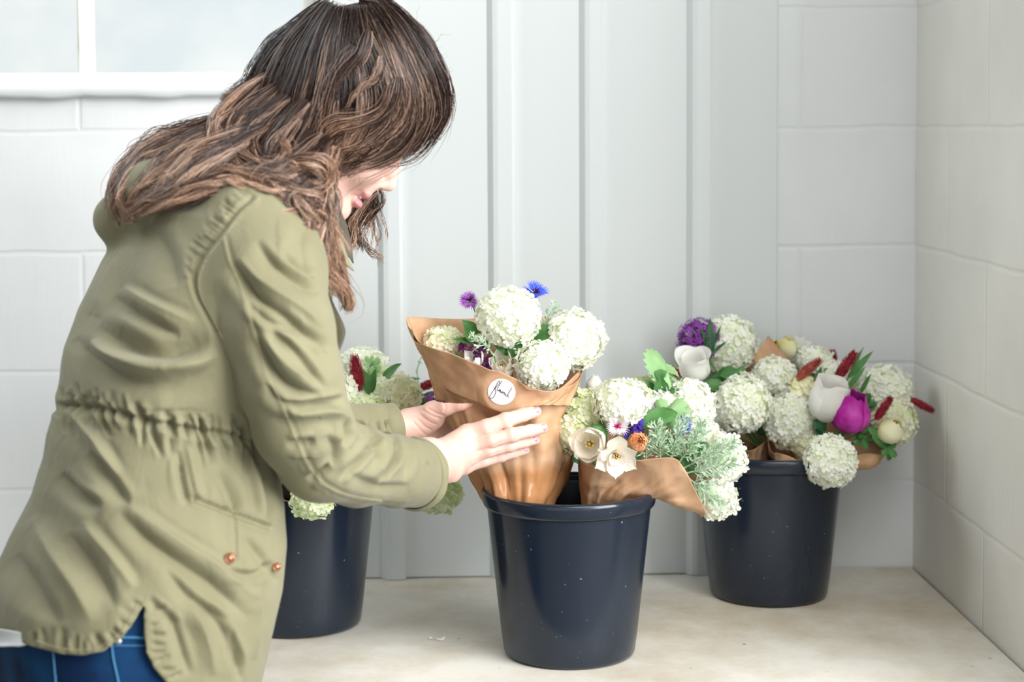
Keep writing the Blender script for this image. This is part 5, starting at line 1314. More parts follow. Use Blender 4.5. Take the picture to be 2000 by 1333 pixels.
d, _q = head_sdf(Pn); d = smin(d, cone(Pn, n0, n1, .052, .056), .03)
# open at the neck side of the box so it joins the coarse torso
Vh, Qh = surfnet(d, lo_, .0015); Vh = smooth_mesh(Vh, Qh, 1)
qh = (Vh - HO) @ HM
lipm = ((ell(np.stack([qh[:, 0], qh[:, 1], np.abs(qh[:, 2])], 1), (.0885, -.1065, .004), (.012, .0068, .021)) < .0004) | (ell(qh, (.0885, -.1225, 0), (.013, .0076, .0195)) < .0004)) & (qh[:, 0] > .085)
# coarse torso + upper arms under the clothes
def torso_in(Pn): return np.maximum(torso(Pn, -.026), (zc + .03) - Pn[..., 2])
ti = P(430, 700, 2.25)
lo = np.array([P(-40, 1250, 2.17)[0], 1.98, zc - .02]); hi = np.array([P(650, 400, 2.3)[0] + .02, 2.52, P(0, 345, 2.33)[2]])
Pn, lo_ = grid3(lo, hi, .008)
d = np.maximum(torso_in(Pn), Pn[..., 2] - P(0, 420, 2.3)[2]); d = smin(d, cone(Pn, n1, n0, .050, .05), .03)
def inner(ch, k=.72): return [(p, r * k) for p, r in ch[:-1]] + [(ch[-1][0] - nrm(ch[-1][0] - ch[-2][0]) * .02, ch[-1][1] * k)]
iN = [(p, r) for (p, r) in zip([q[0] for q in slv[:-1]], [.05, .045, .042, .040, .039, .038, .035, .033])]
iF = [(p, r) for (p, r) in zip([q[0] for q in fsl[:-1]], [.05, .045, .04, .033, .028])]
d = smin(d, chain(Pn, iN[:6]), .02); d = smin(d, chain(Pn, iF[:4]), .02)
Vt, Qt = surfnet(d, lo_, .008)
# near (right) forearm + hand
def hand_chain(pts): return [(P(x, y, Y), r * Y / F) for x, y, Y, r in pts]
def fing(Pn, pts, k=.003): return chain(Pn, hand_chain(pts), k)
NH = {'index': [(912, 848, 2.492, 17), (950, 835, 2.484, 16), (988, 822, 2.488, 15), (1022, 811, 2.503, 13.5), (1046, 804.5, 2.520, 11.5)],
      'middle': [(918, 872, 2.484, 17), (960, 860, 2.474, 15), (1000, 850, 2.476, 14), (1036, 842, 2.494, 12.5), (1060, 837, 2.514, 10.5)],
      'ring': [(915, 892, 2.486, 16), (955, 880, 2.480, 13.5), (995, 870.5, 2.484, 12.5), (1024, 864.5, 2.500, 11), (1045, 860, 2.518, 9.5)],
      'little': [(905, 911, 2.492, 15), (945, 901, 2.490, 12), (978, 892, 2.496, 11), (1004, 885.5, 2.508, 10), (1026, 880, 2.522, 8.5)]}
lo = P(760, 965, 2.36) - np.array([.0, .10, .0]); hi = P(1085, 780, 2.56) + np.array([.0, .06, .0]); hi[1] = 2.60
h_ = .0012; Pn, lo_ = grid3(lo, hi, h_)
fa = P(775, 918, 2.30); wr = P(862, 904, 2.425)
d = cone(Pn, fa, P(835, 898, 2.39), .031, .0275); d = smin(d, cone(Pn, fa, P(835, 915, 2.39), .031, .0265), .01)
d = smin(d, cone(Pn, P(835, 898, 2.39), P(872, 890, 2.44), .027, .0235), .012); d = smin(d, cone(Pn, P(835, 912, 2.39), P(872, 914, 2.44), .0265, .0215), .012)
for (x, y, Y, r), rr in ((NH['index'][0], .0235), (NH['middle'][0], .022), (NH['ring'][0], .021), (NH['little'][0], .019)):
    a = P(872, 890 + (y - 848) * .42, 2.445); d = smin(d, cone(Pn, a, P(x, y, Y + .002), rr, r * 2.49 / F * 1.05), .010)
thumb = [(878, 878, 2.475, 24), (898, 858, 2.505, 19), (925, 842, 2.535, 15), (950, 830, 2.555, 13)]
d = smin(d, fing(Pn, thumb), .012)
fd = None
for k_, pts in NH.items():
    f_ = fing(Pn, pts, .003)
    # knuckle swellings
    f_ = smin(f_, S(Pn, P(pts[2][0], pts[2][1], pts[2][2] - .001), pts[2][3] * 2.49 / F * 1.02), .004)
    kn = S(Pn, P(pts[0][0] + 3, pts[0][1], pts[0][2] - .003), pts[0][3] * 2.49 / F * 1.0); d = smin(d, kn, .006)
    fd = f_ if fd is None else np.minimum(fd, f_)
d = smin(d, fd, .0055)
# faint tendons on the back of the hand
Vn, Qn = surfnet(d, lo_, h_); Vn = smooth_mesh(Vn, Qn, 1)
# far (left) hand
FH_thumb = [(822, 824, 2.585, 25), (846, 806, 2.573, 22), (872, 794, 2.560, 17.5), (900, 787, 2.552, 15), (922, 783, 2.552, 12)]
fin = [[(868, 800, 2.640, 17), (892, 792, 2.668, 14), (925, 790, 2.694, 12.5), (955, 792, 2.700, 11)], [(868, 818, 2.640, 17), (895, 813, 2.670, 14), (930, 812, 2.694, 12.5), (965, 815, 2.700, 11)],
       [(862, 834, 2.636, 16), (888, 834, 2.668, 13), (920, 834, 2.692, 12), (950, 838, 2.698, 10.5)], [(852, 848, 2.630, 15), (876, 852, 2.662, 12), (905, 856, 2.682, 11), (930, 860, 2.690, 9.5)]]
lo = P(740, 900, 2.56); lo[1] = 2.52; hi = P(985, 760, 2.68); hi[1] = 2.72
Pn, lo_ = grid3(lo, hi, .0014)
fw = P(788, 834, 2.58)
d = cone(Pn, P(745, 838, 2.565), P(792, 834, 2.582), .0235, .0225); d = smin(d, cone(Pn, P(745, 845, 2.57), P(800, 845, 2.60), .022, .018), .012)
for pts in fin:
    x, y, Y, r = pts[0]; d = smin(d, cone(Pn, P(800, 834 + (y - 824) * .4, 2.598), P(x, y, Y), .0195, r * Y / F * 1.05), .011)
d = smin(d, fing(Pn, FH_thumb, .004), .012); d = smin(d, cone(Pn, P(805, 836, 2.585), P(846, 818, 2.585), .019, .016), .012)
fd = None
for pts in fin: f_ = fing(Pn, pts); fd = f_ if fd is None else np.minimum(fd, f_)
d = smin(d, fd, .005)
Vf, Qf = surfnet(d, lo_, .0014); Vf = smooth_mesh(Vf, Qf, 1)
# creases on the heel of the far palm and skin folds over the near knuckles
def creases(Vx, Qx, lines, amp, sig):
    Nx = vnormals(Vx, Qx)
    if ((Vx - Vx.mean(0)) * Nx).sum() < 0: Nx = -Nx
    q = PIX(Vx); dd = np.zeros(len(Vx))
    for pts in lines:
        p = smoothline(pts, 16); b = np.full(len(Vx), 1e9)
        for k in range(15):
            a, c = p[k], p[k + 1]; ac = c - a; t = np.clip(((q - a) @ ac) / (ac @ ac), 0, 1); b = np.minimum(b, np.hypot(*(q - a - t[:, None] * ac).T))
        dd -= amp * np.exp(-.5 * (b / sig) ** 2)
    return Vx + Nx * (dd * np.clip(-Nx[:, 1] * 2, 0, 1))[:, None]
Vf = creases(Vf, Qf, [[(826, 802), (842, 812), (858, 818)], [(822, 812), (838, 824), (852, 830)], [(816, 820), (830, 834), (842, 840)], [(836, 798), (852, 808), (866, 812)], [(808, 826), (822, 842), (832, 850)], [(866, 784), (870, 796), (868, 804)], [(897, 778), (900, 788), (898, 796)]], .0008, 1.5)
Vn = creases(Vn, Qn, [[(990, 812), (993, 820), (993, 829)], [(996, 810), (999, 818), (999, 827)], [(1002, 842), (1005, 850), (1004, 858)], [(1008, 842), (1011, 849), (1010, 856)], [(1023, 804), (1025, 811), (1026, 818)], [(1037, 836), (1039, 843), (1039, 850)], [(950, 912), (965, 912), (980, 905)], [(925, 862), (940, 858), (960, 848), (984, 840)], [(928, 882), (950, 876), (985, 861)], [(925, 902), (950, 892), (985, 880)]], .00055, 1.5)
def fixw(Vx, Qx):
    Nx = vnormals(Vx, Qx)
    return Qx[:, ::-1] if ((Vx - Vx.mean(0)) * Nx).sum() < 0 else Qx
Vs_, Qs_, mi, off = [], [], [], 0
M['skin'] = bpy.data.materials.new('skin'); M['skin'].use_nodes = True
bs = M['skin'].node_tree.nodes['Principled BSDF']; bs.inputs['Base Color'].default_value = lin(228, 186, 172); bs.inputs['Roughness'].default_value = .5
bs.inputs['Subsurface Weight'].default_value = .25; bs.inputs['Subsurface Radius'].default_value = (.008, .003, .0018); bs.inputs['Specular IOR Level'].default_value = .35
M['lips'] = mat('lips', lin(216, 142, 146), rough=.4, spec=.4)
for Vx, Qx, mk in ((Vh, Qh, lipm), (Vt, Qt, None), (Vn, Qn, None), (Vf, Qf, None)):
    Qx = fixw(Vx, Qx); Vs_.append(Vx); Qs_.append(Qx + off); off += len(Vx)
    mi.append(mk[Qx].all(1).astype(int) if mk is not None else np.zeros(len(Qx), int))
body = np_mesh('body', np.concatenate(Vs_), np.concatenate(Qs_), [M['skin'], M['lips']], person, np.concatenate(mi))
# nails
M['nail'] = mat('pink_nail_polish', lin(242, 158, 178), rough=.25, spec=.6)
def nail(x, y, Y, ang, ln, wd, nd):
    c = P(x, y, Y); mb = MB(); n = nrm(nd); t = nrm(P(x + math.cos(ang) * 10, y + math.sin(ang) * 10, Y + .003) - c); t = nrm(t - n * np.dot(t, n)); s = np.cross(n, t)
    G = np.zeros((9, 9, 3))
    for i in range(9):
        for j in range(9):
            u = (i / 4 - 1); v = (j / 4 - 1); uu = u * math.sqrt(1 - v * v / 2); vv = v * math.sqrt(1 - u * u / 2)
            G[i, j] = c + t * uu * ln + s * vv * wd - n * (vv * vv * wd * .55 + uu * uu * ln * .12)
    mb.grid(G); o = mb.build('fingernail', M['nail'], body); sm = o.modifiers.new('s', 'SOLIDIFY'); sm.thickness = .0006; sm.offset = 0
def nail_on(x, y, ang, ln, wd, nd):
    q = PIX(Vn); m_ = np.hypot(q[:, 0] - x, q[:, 1] - y) < 2.5; Yv = Vn[m_, 1].min() if m_.any() else 2.5
    nail(x, y, Yv - .0002, ang, ln, wd, nd)
nail_on(1049, 802, -.28, .0052, .0042, (.42, -.88, .2)); nail_on(1063, 836, -.2, .0055, .0046, (.4, -.9, .1)); nail_on(1047, 859, -.2, .0045, .0036, (.5, -.85, .0)); nail_on(1028, 879, -.2, .0042, .0034, (.5, -.85, .0))
# eye details mostly hidden by the hair
M['brow'] = mat('eyebrow_hair', lin(80, 54, 42), rough=.7)
for sgn in (1, -1):
    mb = MB(); mb.tube([hw(.088, -.034, sgn * .014), hw(.086, -.027, sgn * .028), hw(.074, -.029, sgn * .046)], [.0012, .0018, .0008], 6); o = mb.build('eyebrow', M['brow'], body)
    mb = MB(); mb.tube([hw(.0865, -.056, sgn * .019), hw(.088, -.0585, sgn * .031), hw(.081, -.056, sgn * .044)], [.0006, .001, .0006], 6); mb.build('eyelashes', M['brow'], body)
# ------------------------------------------------------------------ hair
def hair_material():
    m = bpy.data.materials.new('brown_hair'); m.use_nodes = True; nt = m.node_tree; N = nt.nodes; L = nt.links; b = N['Principled BSDF']
    a = N.new('ShaderNodeAttribute'); a.attribute_name = 'tint'; L.new(a.outputs['Color'], b.inputs['Base Color'])
    b.inputs['Roughness'].default_value = .38; b.inputs['Specular IOR Level'].default_value = .55
    return m
M['hair'] = hair_material()
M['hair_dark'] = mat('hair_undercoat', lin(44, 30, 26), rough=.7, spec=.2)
HC = HO + HM @ np.array([-.006, .012, 0]); HR = np.array([.106, .102, .088])
def hY(x, y, lift=0.0):
    """distance of the near side of the head at a pixel"""
    q = (P(x, y, HC[1]) - HC) @ HM; f, u = q[0], q[1]
    ru = HR[1] if u > 0 else .175; rf = HR[0] if f > 0 else .118
    k = 1 - (f / rf) ** 2 - (u / ru) ** 2
    return HC[1] - (HR[2] + lift) * math.sqrt(max(k, 0.0)) - lift * .3
HV, HFc, HCol, hn = [], [], [], [0]
def lerp3(a, b, t): return a + (b - a) * t
DK, MD, TP, HI = [np.array(lin(*c)[:3]) for c in ((40, 27, 25), (66, 46, 39), (156, 118, 90), (224, 186, 160))]
hr = np.random.RandomState(7)
def clump(line, width, n=80, lo_=0.0, hi_=1.0, flat=.45, curl=0, wave=.0025, th=.00042, tip=.35, light=.12, spread=1.0, seg=26, root=.5, fly=.04):
    """line (k,3) world; strands laid around it"""
    p = smoothline(line, seg); T = np.gradient(p, axis=0); T /= np.linalg.norm(T, axis=1, keepdims=True)
    view = nrm([0.1, -1, .15]); side = np.cross(T, view); side /= np.maximum(np.linalg.norm(side, axis=1, keepdims=True), 1e-6); nn = np.cross(side, T)
    t = np.linspace(0, 1, seg); prof = np.interp(t, [0, .12, .5, .85, 1], [root, .85, 1, .8, tip])
    ang = curl * t
    a = hr.normal(size=(n, 1)) * .5; b = hr.normal(size=(n, 1)) * .5 * flat
    a = np.clip(a, -1.2, 1.2); b = np.clip(b, -1.2 * flat, 1.2 * flat)
    ca, sa = np.cos(ang)[None], np.sin(ang)[None]
    A = (a * ca - b * sa) * prof[None] * width; B = (a * sa + b * ca) * prof[None] * width
    f = hr.uniform(1.5, 4, (n, 1)); ph = hr.uniform(0, 6.28, (n, 1)); wv = hr.uniform(.2, 1, (n, 1)) * wave
    st = (hr.rand(n, 1) < fly) * hr.uniform(1, 3.5, (n, 1)) * width * .5
    A = A + wv * np.sin(f * 6.28 * t[None] + ph) * t[None] ** .5 + st * t[None] ** 2 * np.sign(hr.normal(size=(n, 1)))
    B = B + wv * np.cos(f * 6.28 * t[None] + ph * 1.7) * t[None] ** .5 * flat
    ln = hr.uniform(.82, 1.0, (n, 1)); tt = t[None] * ln
    idx = tt * (seg - 1); i0 = np.clip(idx.astype(int), 0, seg - 2); fr = (idx - i0)[..., None]
    c = p[i0] * (1 - fr) + p[i0 + 1] * fr; s = side[i0]; q = nn[i0]; Tt = T[i0]
    ctr = c + s * A[..., None] + q * B[..., None]
    rad = th * np.interp(t, [0, .1, .8, 1], [.8, 1, .9, .15])[None, :, None] * hr.uniform(.7, 1.35, (n, 1, 1))
    G = np.stack([ctr + s * rad, ctr - s * .5 * rad + q * .87 * rad, ctr - s * .5 * rad - q * .87 * rad], 2)   # n,seg,3,3
    V_ = G.reshape(-1, 3)
    g = (np.arange(n)[:, None, None] * seg + np.arange(seg - 1)[None, :, None]) * 3; j = np.arange(3)[None, None]
    j2 = (j + 1) % 3
    Fq = np.stack([g + j, g + j2, g + 3 + j2, g + 3 + j], -1).reshape(-1, 4)
    k = lo_ + (hi_ - lo_) * t[None] + hr.normal(size=(n, 1)) * .1
    k = np.clip(k, 0, 1)[..., None]
    col = np.where(k < .5, lerp3(DK, MD, k * 2), lerp3(MD, TP, k * 2 - 1))
    hl = (hr.rand(n, 1, 1) < light) * np.clip(hr.uniform(.3, .9, (n, 1, 1)) * (k + .25), 0, 1)
    col = col * (1 - hl) + HI * hl; col = col * hr.uniform(.75, 1.2, (n, 1, 1))
    HV.append(V_); HFc.append(Fq + hn[0]); HCol.append(np.repeat(col.reshape(-1, 3), 3, 0)); hn[0] += len(V_)
core = MB()
def lock(pts, w, n=90, over=None, corer=.42, **kw):
    """pts: (px,py,Y) - Y None = on the head; 'J' = lying on the jacket"""
    L_ = []
    for q in pts:
        x, y = q[:2]; Y = q[2] if len(q) > 2 else None
        if Y is None: Y = hY(x, y) - .004
        elif isinstance(Y, str): Y = min(jY(x, y, 2.28), 2.30) - .014 - (float(Y[1:]) * .001 if len(Y) > 1 else 0)
        L_.append(P(x, y, Y))
    wm = w * 2.3 / F; L_ = np.array(L_)
    clump(L_, wm, n, **kw)
    if corer:
        p = smoothline(L_, 24); p = p + np.array([0, .006, 0]); t = np.linspace(0, 1, 24)
        core.tube(p, wm * corer * np.interp(t, [0, .15, .6, .85, 1], [.5, 1, .9, .5, .05]), 8)
# strands over the near half of the head
TAILS = {(675, 100): [(604, 318, 2.225), (596, 350, 2.19), (615, 380, 2.17)], (650, 95): [(570, 318, 2.23), (560, 348, 2.19), (585, 372, 2.17)], (622, 92): [(530, 312, 2.235), (515, 342, 2.19), (535, 362, 2.17)],
 (596, 88): [(496, 300, 2.25), (478, 332, 2.20), (455, 350, 2.18)], (570, 84): [(466, 285, 2.27), (436, 315, 2.22), (405, 335, 2.19)], (700, 95): [(640, 318, 2.22), (630, 345, 2.19), (650, 372, 2.18)]}
crown = [
 ([(735, 10), (792, 60), (832, 130), (856, 190), (850, 232), (818, 276), (792, 296)], 30, 0, .45, .22),
 ([(728, 10), (780, 66), (818, 140), (838, 200), (828, 246), (796, 286), (752, 300), (706, 311)], 34, 0, .5, .25),
 ([(720, 12), (765, 75), (797, 150), (812, 206), (796, 256), (752, 296), (700, 306), (652, 317)], 36, 0, .6, .3),
 ([(712, 14), (745, 85), (772, 160), (780, 222), (752, 270), (706, 294), (655, 311), (628, 322)], 38, 0, .7, .35),
 ([(704, 16), (722, 90), (745, 165), (748, 226), (718, 268), (676, 292), (636, 310), (615, 326)], 38, 0, .7, .3),
 ([(696, 18), (700, 95), (712, 175), (706, 238), (680, 280), (650, 305), (640, 322)], 38, 0, .5, .2),
 ([(688, 18), (675, 100), (672, 180), (660, 245), (632, 290), (610, 318)], 40, 0, .4, .12),
 ([(678, 20), (650, 95), (635, 175), (618, 240), (590, 295), (565, 330)], 40, 0, .35, .1),
 ([(668, 20), (622, 92), (598, 165), (575, 235), (550, 290), (520, 322)], 40, 0, .3, .08),
 ([(660, 20), (596, 88), (562, 155), (540, 220), (512, 275), (488, 312)], 38, 0, .35, .08),
 ([(650, 22), (570, 84), (530, 145), (508, 200), (480, 250), (458, 290)], 34, 0, .4, .1),
 ([(640, 24), (552, 82), (512, 135), (490, 172), (455, 192), (428, 188)], 24, 0, .4, .15),
 ([(700, 10), (745, 22), (800, 62), (838, 118), (862, 175), (862, 215), (838, 255)], 22, 0, .3, .15)]
for pts, w, a, b, lt in crown:
    L_ = []
    for x, y in smoothline(pts, 9): L_.append((x, y, hY(x, y, .002)))
    tl = TAILS.get(pts[1], [])
    if tl: L_ = L_[:-1] + tl
    lock(L_, w, 230, lo_=a, hi_=b, light=lt, flat=.35, root=.8, tip=.6, corer=0, wave=.003, th=.0004)
    # the far half of the head
    F_ = np.array([P(x, y, 2 * HC[1] - hY(x, y, .002)) for x, y in smoothline(pts[:-1], 9)]); clump(F_, w * 2.4 / F, 60, lo_=a, hi_=b, light=.1, flat=.4, root=.8, tip=.7)
rr = random.Random(21)
for k in range(64):
    pts, w, a, b, lt = crown[rr.randrange(0, 12)]; full = smoothline(pts, 20); i0 = rr.randrange(1, 9); seg_ = full[i0:]
    ph = rr.uniform(0, 6); am = rr.uniform(5, 13); T2 = np.gradient(seg_, axis=0); T2 /= np.linalg.norm(T2, axis=1, keepdims=True)
    u = np.linspace(0, 1, len(seg_)); off_ = (am * np.sin(ph + u * rr.uniform(4, 7)) * u)[:, None] * np.stack([-T2[:, 1], T2[:, 0]], 1) + rr.uniform(-12, 12) * np.stack([-T2[:, 1], T2[:, 0]], 1)
    q = (seg_ + off_)[::2]; q = [(x, y) for x, y in q]
    lock([(x, y, hY(x, y, .006 + .004 * math.sin(3 * j / len(q)))) for j, (x, y) in enumerate(q)], rr.uniform(5, 11), 34, lo_=.15 + .35 * i0 / 9, hi_=rr.uniform(.7, 1.0), light=rr.uniform(.2, .9), corer=0, flat=.45, tip=.25, curl=rr.uniform(0, 2), root=.25)
# inner curls and sweeps across the side of the head
for pts, w, a, b, lt in [
 ([(780, 150), (770, 200), (735, 240), (690, 250), (650, 262), (620, 290)], 20, .3, .8, .4),
 ([(760, 170), (745, 215), (700, 232), (655, 235), (628, 258), (632, 290), (660, 300)], 16, .35, .9, .5),
 ([(800, 170), (792, 220), (755, 262), (705, 290), (655, 300), (610, 312)], 20, .3, .8, .4),
 ([(690, 90), (660, 140), (630, 200), (622, 260), (610, 300)], 18, .1, .4, .2), ([(720, 60), (705, 110), (668, 150), (640, 200), (635, 250)], 14, .2, .6, .35),
 ([(745, 110), (735, 150), (700, 180), (672, 215)], 12, .3, .6, .4)]:
    lock([(x, y, hY(x, y, .010)) for x, y in smoothline(pts, 9)], w, 70, lo_=a, hi_=b, light=lt, corer=0, flat=.4, tip=.3, curl=1.5)
SH = 2.20
for pts, w, a, b, lt, kw in [
 # side mass falling from the back of the head
 ([(520, 150, 2.33), (470, 190, 2.30), (432, 225, 2.26), (420, 262, 2.24), (440, 300, 2.22), (470, 330, 2.20), (490, 340, 2.19)], 17, .35, .9, .5, dict(curl=2)),
 ([(540, 170, 2.31), (480, 215, 2.27), (452, 255, 2.24), (462, 296, 2.21), (505, 325, 2.19), (548, 322, 2.18), (560, 296, 2.19), (545, 275, 2.2)], 17, .2, .85, .4, dict(curl=3)),
 ([(560, 190, 2.29), (510, 240, 2.25), (490, 280, 2.22), (510, 315, 2.20), (560, 325, 2.18), (610, 330, 2.175)], 24, .1, .5, .15, {}),
 ([(600, 200, 2.27), (560, 260, 2.23), (540, 300, 2.20), (560, 335, 2.18), (620, 345, 2.17), (662, 350, 2.18)], 26, .1, .55, .15, {}),
 ([(515, 190, 2.33), (440, 236, 2.32), (360, 262, 2.32), (300, 290, 2.31), (248, 330, 2.30), (222, 380, 2.29), (226, 436, 2.27)], 24, .2, .75, .3, dict(wave=.005)),
 ([(510, 205, 2.30), (430, 250, 2.28), (350, 282, 2.27), (290, 315, 2.26), (250, 355, 2.25), (228, 400, 2.25), (232, 442, 2.25)], 26, .15, .8, .3, dict(wave=.005)),
 ([(505, 220, 2.27), (430, 262, 2.25), (360, 300, 2.23), (318, 335, 2.22), (290, 372, 2.21), (262, 410, 2.22), (240, 436, 2.23)], 26, .15, .8, .3, dict(wave=.005)),
 ([(500, 240, 2.25), (430, 275, 2.22), (385, 300, 2.21), (345, 340, 2.19), (310, 372, 2.19), (290, 392, 2.2)], 16, .3, .95, .6, {}),
 ([(520, 250, 2.24), (450, 290, 2.20), (400, 330, 2.18), (350, 372, 2.17), (290, 398, 2.19), (240, 425, 2.21)], 22, .15, .8, .3, {}),
 ([(560, 300, 2.21), (500, 335, 2.18), (440, 355, 2.16), (380, 372, 2.16), (320, 392, 2.17), (262, 425, 2.20)], 20, .2, .85, .3, {}),
 ([(480, 215, 2.30), (410, 235, 2.31), (350, 250, 2.33), (300, 262, 2.34), (262, 290, 2.34), (246, 320, 2.33)], 9, .4, .8, .2, dict(wave=.006, corer=0, n=26)),
 ([(300, 300, 2.26), (262, 340, 2.24), (240, 380, 2.23), (248, 420, 2.22), (262, 436, 2.22)], 18, .3, .9, .4, dict(curl=2)),
 ([(380, 300, 2.22), (345, 330, 2.20), (318, 362, 2.19), (300, 400, 2.19), (282, 420, 2.2)], 14, .5, 1, .6, dict(curl=2)),
 ([(425, 275, 2.24), (385, 310, 2.2), (375, 340, 2.18), (400, 350, 2.17)], 10, .4, .8, .3, dict(curl=2)),
 # mass over the shoulder
 ([(640, 270, 2.24), (600, 310, 2.19), (545, 345, 2.16), (520, 358, 2.15), (560, 380, 2.14), (612, 392, 2.15), (640, 398, 2.17)], 28, .1, .6, .2, {}),
 ([(660, 290, 2.23), (640, 320, 2.19), (590, 330, 2.17), (560, 322, 2.165)], 16, .5, .95, .55, dict(curl=1)),
 ([(565, 318, 2.17), (605, 316, 2.16), (645, 325, 2.165), (662, 346, 2.18), (650, 372, 2.18), (610, 384, 2.165)], 17, .5, .95, .5, {}),
 ([(600, 330, 2.17), (560, 352, 2.15), (520, 350, 2.15), (470, 345, 2.16), (432, 340, 2.17), (405, 348, 2.17)], 16, .3, .8, .3, {}),
 ([(585, 350, 2.155), (540, 372, 2.14), (495, 368, 2.14), (460, 352, 2.15), (432, 350, 2.16)], 12, .5, 1, .7, {}),
 ([(600, 350, 2.16), (570, 385, 2.14), (600, 415, 2.14), (640, 430, 2.16), (650, 465, 2.18)], 20, .2, .7, .25, {}),
 ([(640, 340, 2.19), (655, 375, 2.18), (645, 415, 2.17), (618, 450, 2.155), (606, 500, 2.155), (625, 545, 2.17)], 19, .3, .9, .35, dict(wave=.005)),
 ([(650, 350, 2.20), (668, 395, 2.19), (655, 440, 2.18), (628, 490, 2.17), (640, 535, 2.18), (672, 572, 2.20), (682, 604, 2.21), (672, 606, 2.21)], 17, .4, 1, .5, dict(wave=.005)),
 ([(640, 370, 2.18), (640, 420, 2.165), (622, 470, 2.155), (632, 520, 2.16), (655, 555, 2.18), (664, 575, 2.19)], 17, .4, 1, .5, dict(wave=.006)),
 ([(625, 380, 2.16), (605, 425, 2.14), (600, 460, 2.14), (612, 505, 2.15), (606, 530, 2.15)], 13, .4, .95, .4, {}),
 ([(660, 395, 2.20), (664, 440, 2.20), (650, 480, 2.19), (668, 530, 2.2), (685, 560, 2.21)], 12, .4, .9, .4, {}),
 ([(610, 400, 2.15), (575, 412, 2.13), (535, 425, 2.12), (505, 445, 2.115)], 8, .8, 1, .7, dict(corer=0, n=20)),
 ([(640, 310, 2.2), (655, 340, 2.19), (660, 375, 2.19), (650, 405, 2.19)], 13, .5, .9, .4, {}),
 # far side behind the chin
 ([(742, 368, 2.42), (748, 395, 2.42), (722, 425, 2.42), (706, 455, 2.42), (722, 490, 2.42), (742, 505, 2.42), (746, 524, 2.42)], 8, .4, .8, .25, dict(corer=0, n=26, wave=.006)),
 ([(735, 372, 2.43), (715, 405, 2.43), (692, 440, 2.43), (690, 475, 2.43), (684, 492, 2.43)], 12, .3, .7, .25, dict(n=60)),
 ([(728, 380, 2.44), (700, 410, 2.44), (675, 440, 2.44), (672, 480, 2.43)], 15, .2, .7, .2, dict(n=70)),
 ([(738, 385, 2.43), (730, 415, 2.43), (704, 430, 2.43), (690, 450, 2.43), (705, 478, 2.43), (712, 495, 2.43)], 7, .4, .8, .25, dict(corer=0, n=24))]:
    pts = [(q[0] - (18 * min(1, max(0, (q[0] - 628) / 24)) if 322 < q[1] < 450 and q[2] < 2.3 else 0), q[1], q[2]) for q in pts]
    kw = dict(kw); n = kw.pop('n', int(w * 7)); ck = kw.get('corer', .42); lock(pts, w, n, lo_=a, hi_=b, light=lt, flat=kw.pop('flat', .6), **kw)
    if w >= 12:
        for j in range(int(w / 5)):
            ph = rr.uniform(0, 6); am = rr.uniform(.3, .8) * w; sp = rr.uniform(3.5, 8); g = smoothline(pts, 12)[rr.randrange(0, 3):12 - rr.randrange(0, 2)]; u = np.linspace(0, 1, len(g)); T2 = np.gradient(g[:, :2], axis=0); T2 /= np.maximum(np.linalg.norm(T2, axis=1, keepdims=True), 1e-6)
            g = g.copy(); g[:, :2] += ((am * np.sin(ph + u * sp))[:, None]) * np.stack([-T2[:, 1], T2[:, 0]], 1); g[:, 2] -= .006 + .008 * np.cos(ph + u * sp) * .5
            lock([tuple(q) for q in g], rr.uniform(3.5, 7.5), 24, lo_=min(1, a + .15), hi_=min(1, b + .25), light=rr.uniform(.35, .95), corer=0, flat=.6, tip=.2, curl=rr.uniform(0, 3), root=.3)
# loose light wisps in front of the shoulder and at the lower ends
for k in range(26):
    x0 = rr.uniform(600, 652); y0 = rr.uniform(385, 430); dx = rr.uniform(-14, 34); ln_ = rr.uniform(90, 175); am = rr.uniform(5, 13); ph = rr.uniform(0, 6); Yw = rr.uniform(2.145, 2.19)
    lock([(x0 + dx * u + am * math.sin(ph + 5 * u) * u, y0 + ln_ * u, Yw + .02 * u) for u in np.linspace(0, 1, 7)], rr.uniform(4, 8), 16, lo_=.5, hi_=1, light=.9, corer=0, flat=.6, tip=.3, curl=2, wave=.003)
for k in range(16):
    x0 = rr.uniform(690, 738); y0 = rr.uniform(375, 400); dx = rr.uniform(-30, 25); ln_ = rr.uniform(60, 125); am = rr.uniform(5, 12); ph = rr.uniform(0, 6)
    lock([(x0 + dx * u + am * math.sin(ph + 5 * u) * u, y0 + ln_ * u, 2.43) for u in np.linspace(0, 1, 7)], 3, 6, lo_=.4, hi_=.9, light=.5, corer=0, tip=.3, wave=.002)
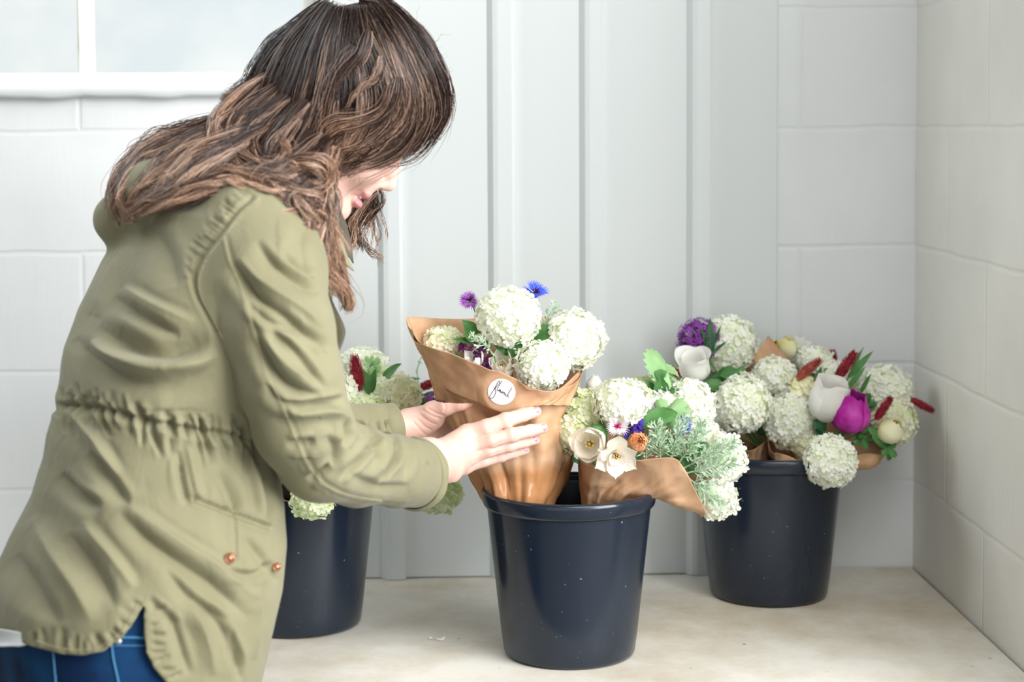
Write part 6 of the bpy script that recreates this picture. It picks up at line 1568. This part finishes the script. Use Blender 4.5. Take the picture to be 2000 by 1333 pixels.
# flyaway hairs
for k in range(46):
    a = hr.uniform(-.9, 2.9); x0, y0 = 700 + 150 * math.cos(a) * .95, 160 - 150 * math.sin(a)
    p0 = P(x0, y0, HC[1] + hr.uniform(-.03, .03)); d = nrm([math.cos(a + hr.uniform(.3, 1.4)), hr.uniform(-.3, .3), math.sin(a + hr.uniform(.3, 1.4))]); L0 = hr.uniform(.02, .05); c = nrm(np.cross(d, [0, 1, 0]))
    clump(np.array([p0, p0 + d * L0 * .5 + c * .004, p0 + d * L0 + c * hr.uniform(-.01, .012)]), .002, 1, th=.00022, lo_=.3, hi_=.6)
hv = np.concatenate(HV)
hair = np_mesh('hair', hv, np.concatenate(HFc), M['hair'], person, None, np.concatenate(HCol))
hair['label'] = 'long wavy dark brown hair with lighter ends'
# closed undercoat on the skull under the strands, open over the face
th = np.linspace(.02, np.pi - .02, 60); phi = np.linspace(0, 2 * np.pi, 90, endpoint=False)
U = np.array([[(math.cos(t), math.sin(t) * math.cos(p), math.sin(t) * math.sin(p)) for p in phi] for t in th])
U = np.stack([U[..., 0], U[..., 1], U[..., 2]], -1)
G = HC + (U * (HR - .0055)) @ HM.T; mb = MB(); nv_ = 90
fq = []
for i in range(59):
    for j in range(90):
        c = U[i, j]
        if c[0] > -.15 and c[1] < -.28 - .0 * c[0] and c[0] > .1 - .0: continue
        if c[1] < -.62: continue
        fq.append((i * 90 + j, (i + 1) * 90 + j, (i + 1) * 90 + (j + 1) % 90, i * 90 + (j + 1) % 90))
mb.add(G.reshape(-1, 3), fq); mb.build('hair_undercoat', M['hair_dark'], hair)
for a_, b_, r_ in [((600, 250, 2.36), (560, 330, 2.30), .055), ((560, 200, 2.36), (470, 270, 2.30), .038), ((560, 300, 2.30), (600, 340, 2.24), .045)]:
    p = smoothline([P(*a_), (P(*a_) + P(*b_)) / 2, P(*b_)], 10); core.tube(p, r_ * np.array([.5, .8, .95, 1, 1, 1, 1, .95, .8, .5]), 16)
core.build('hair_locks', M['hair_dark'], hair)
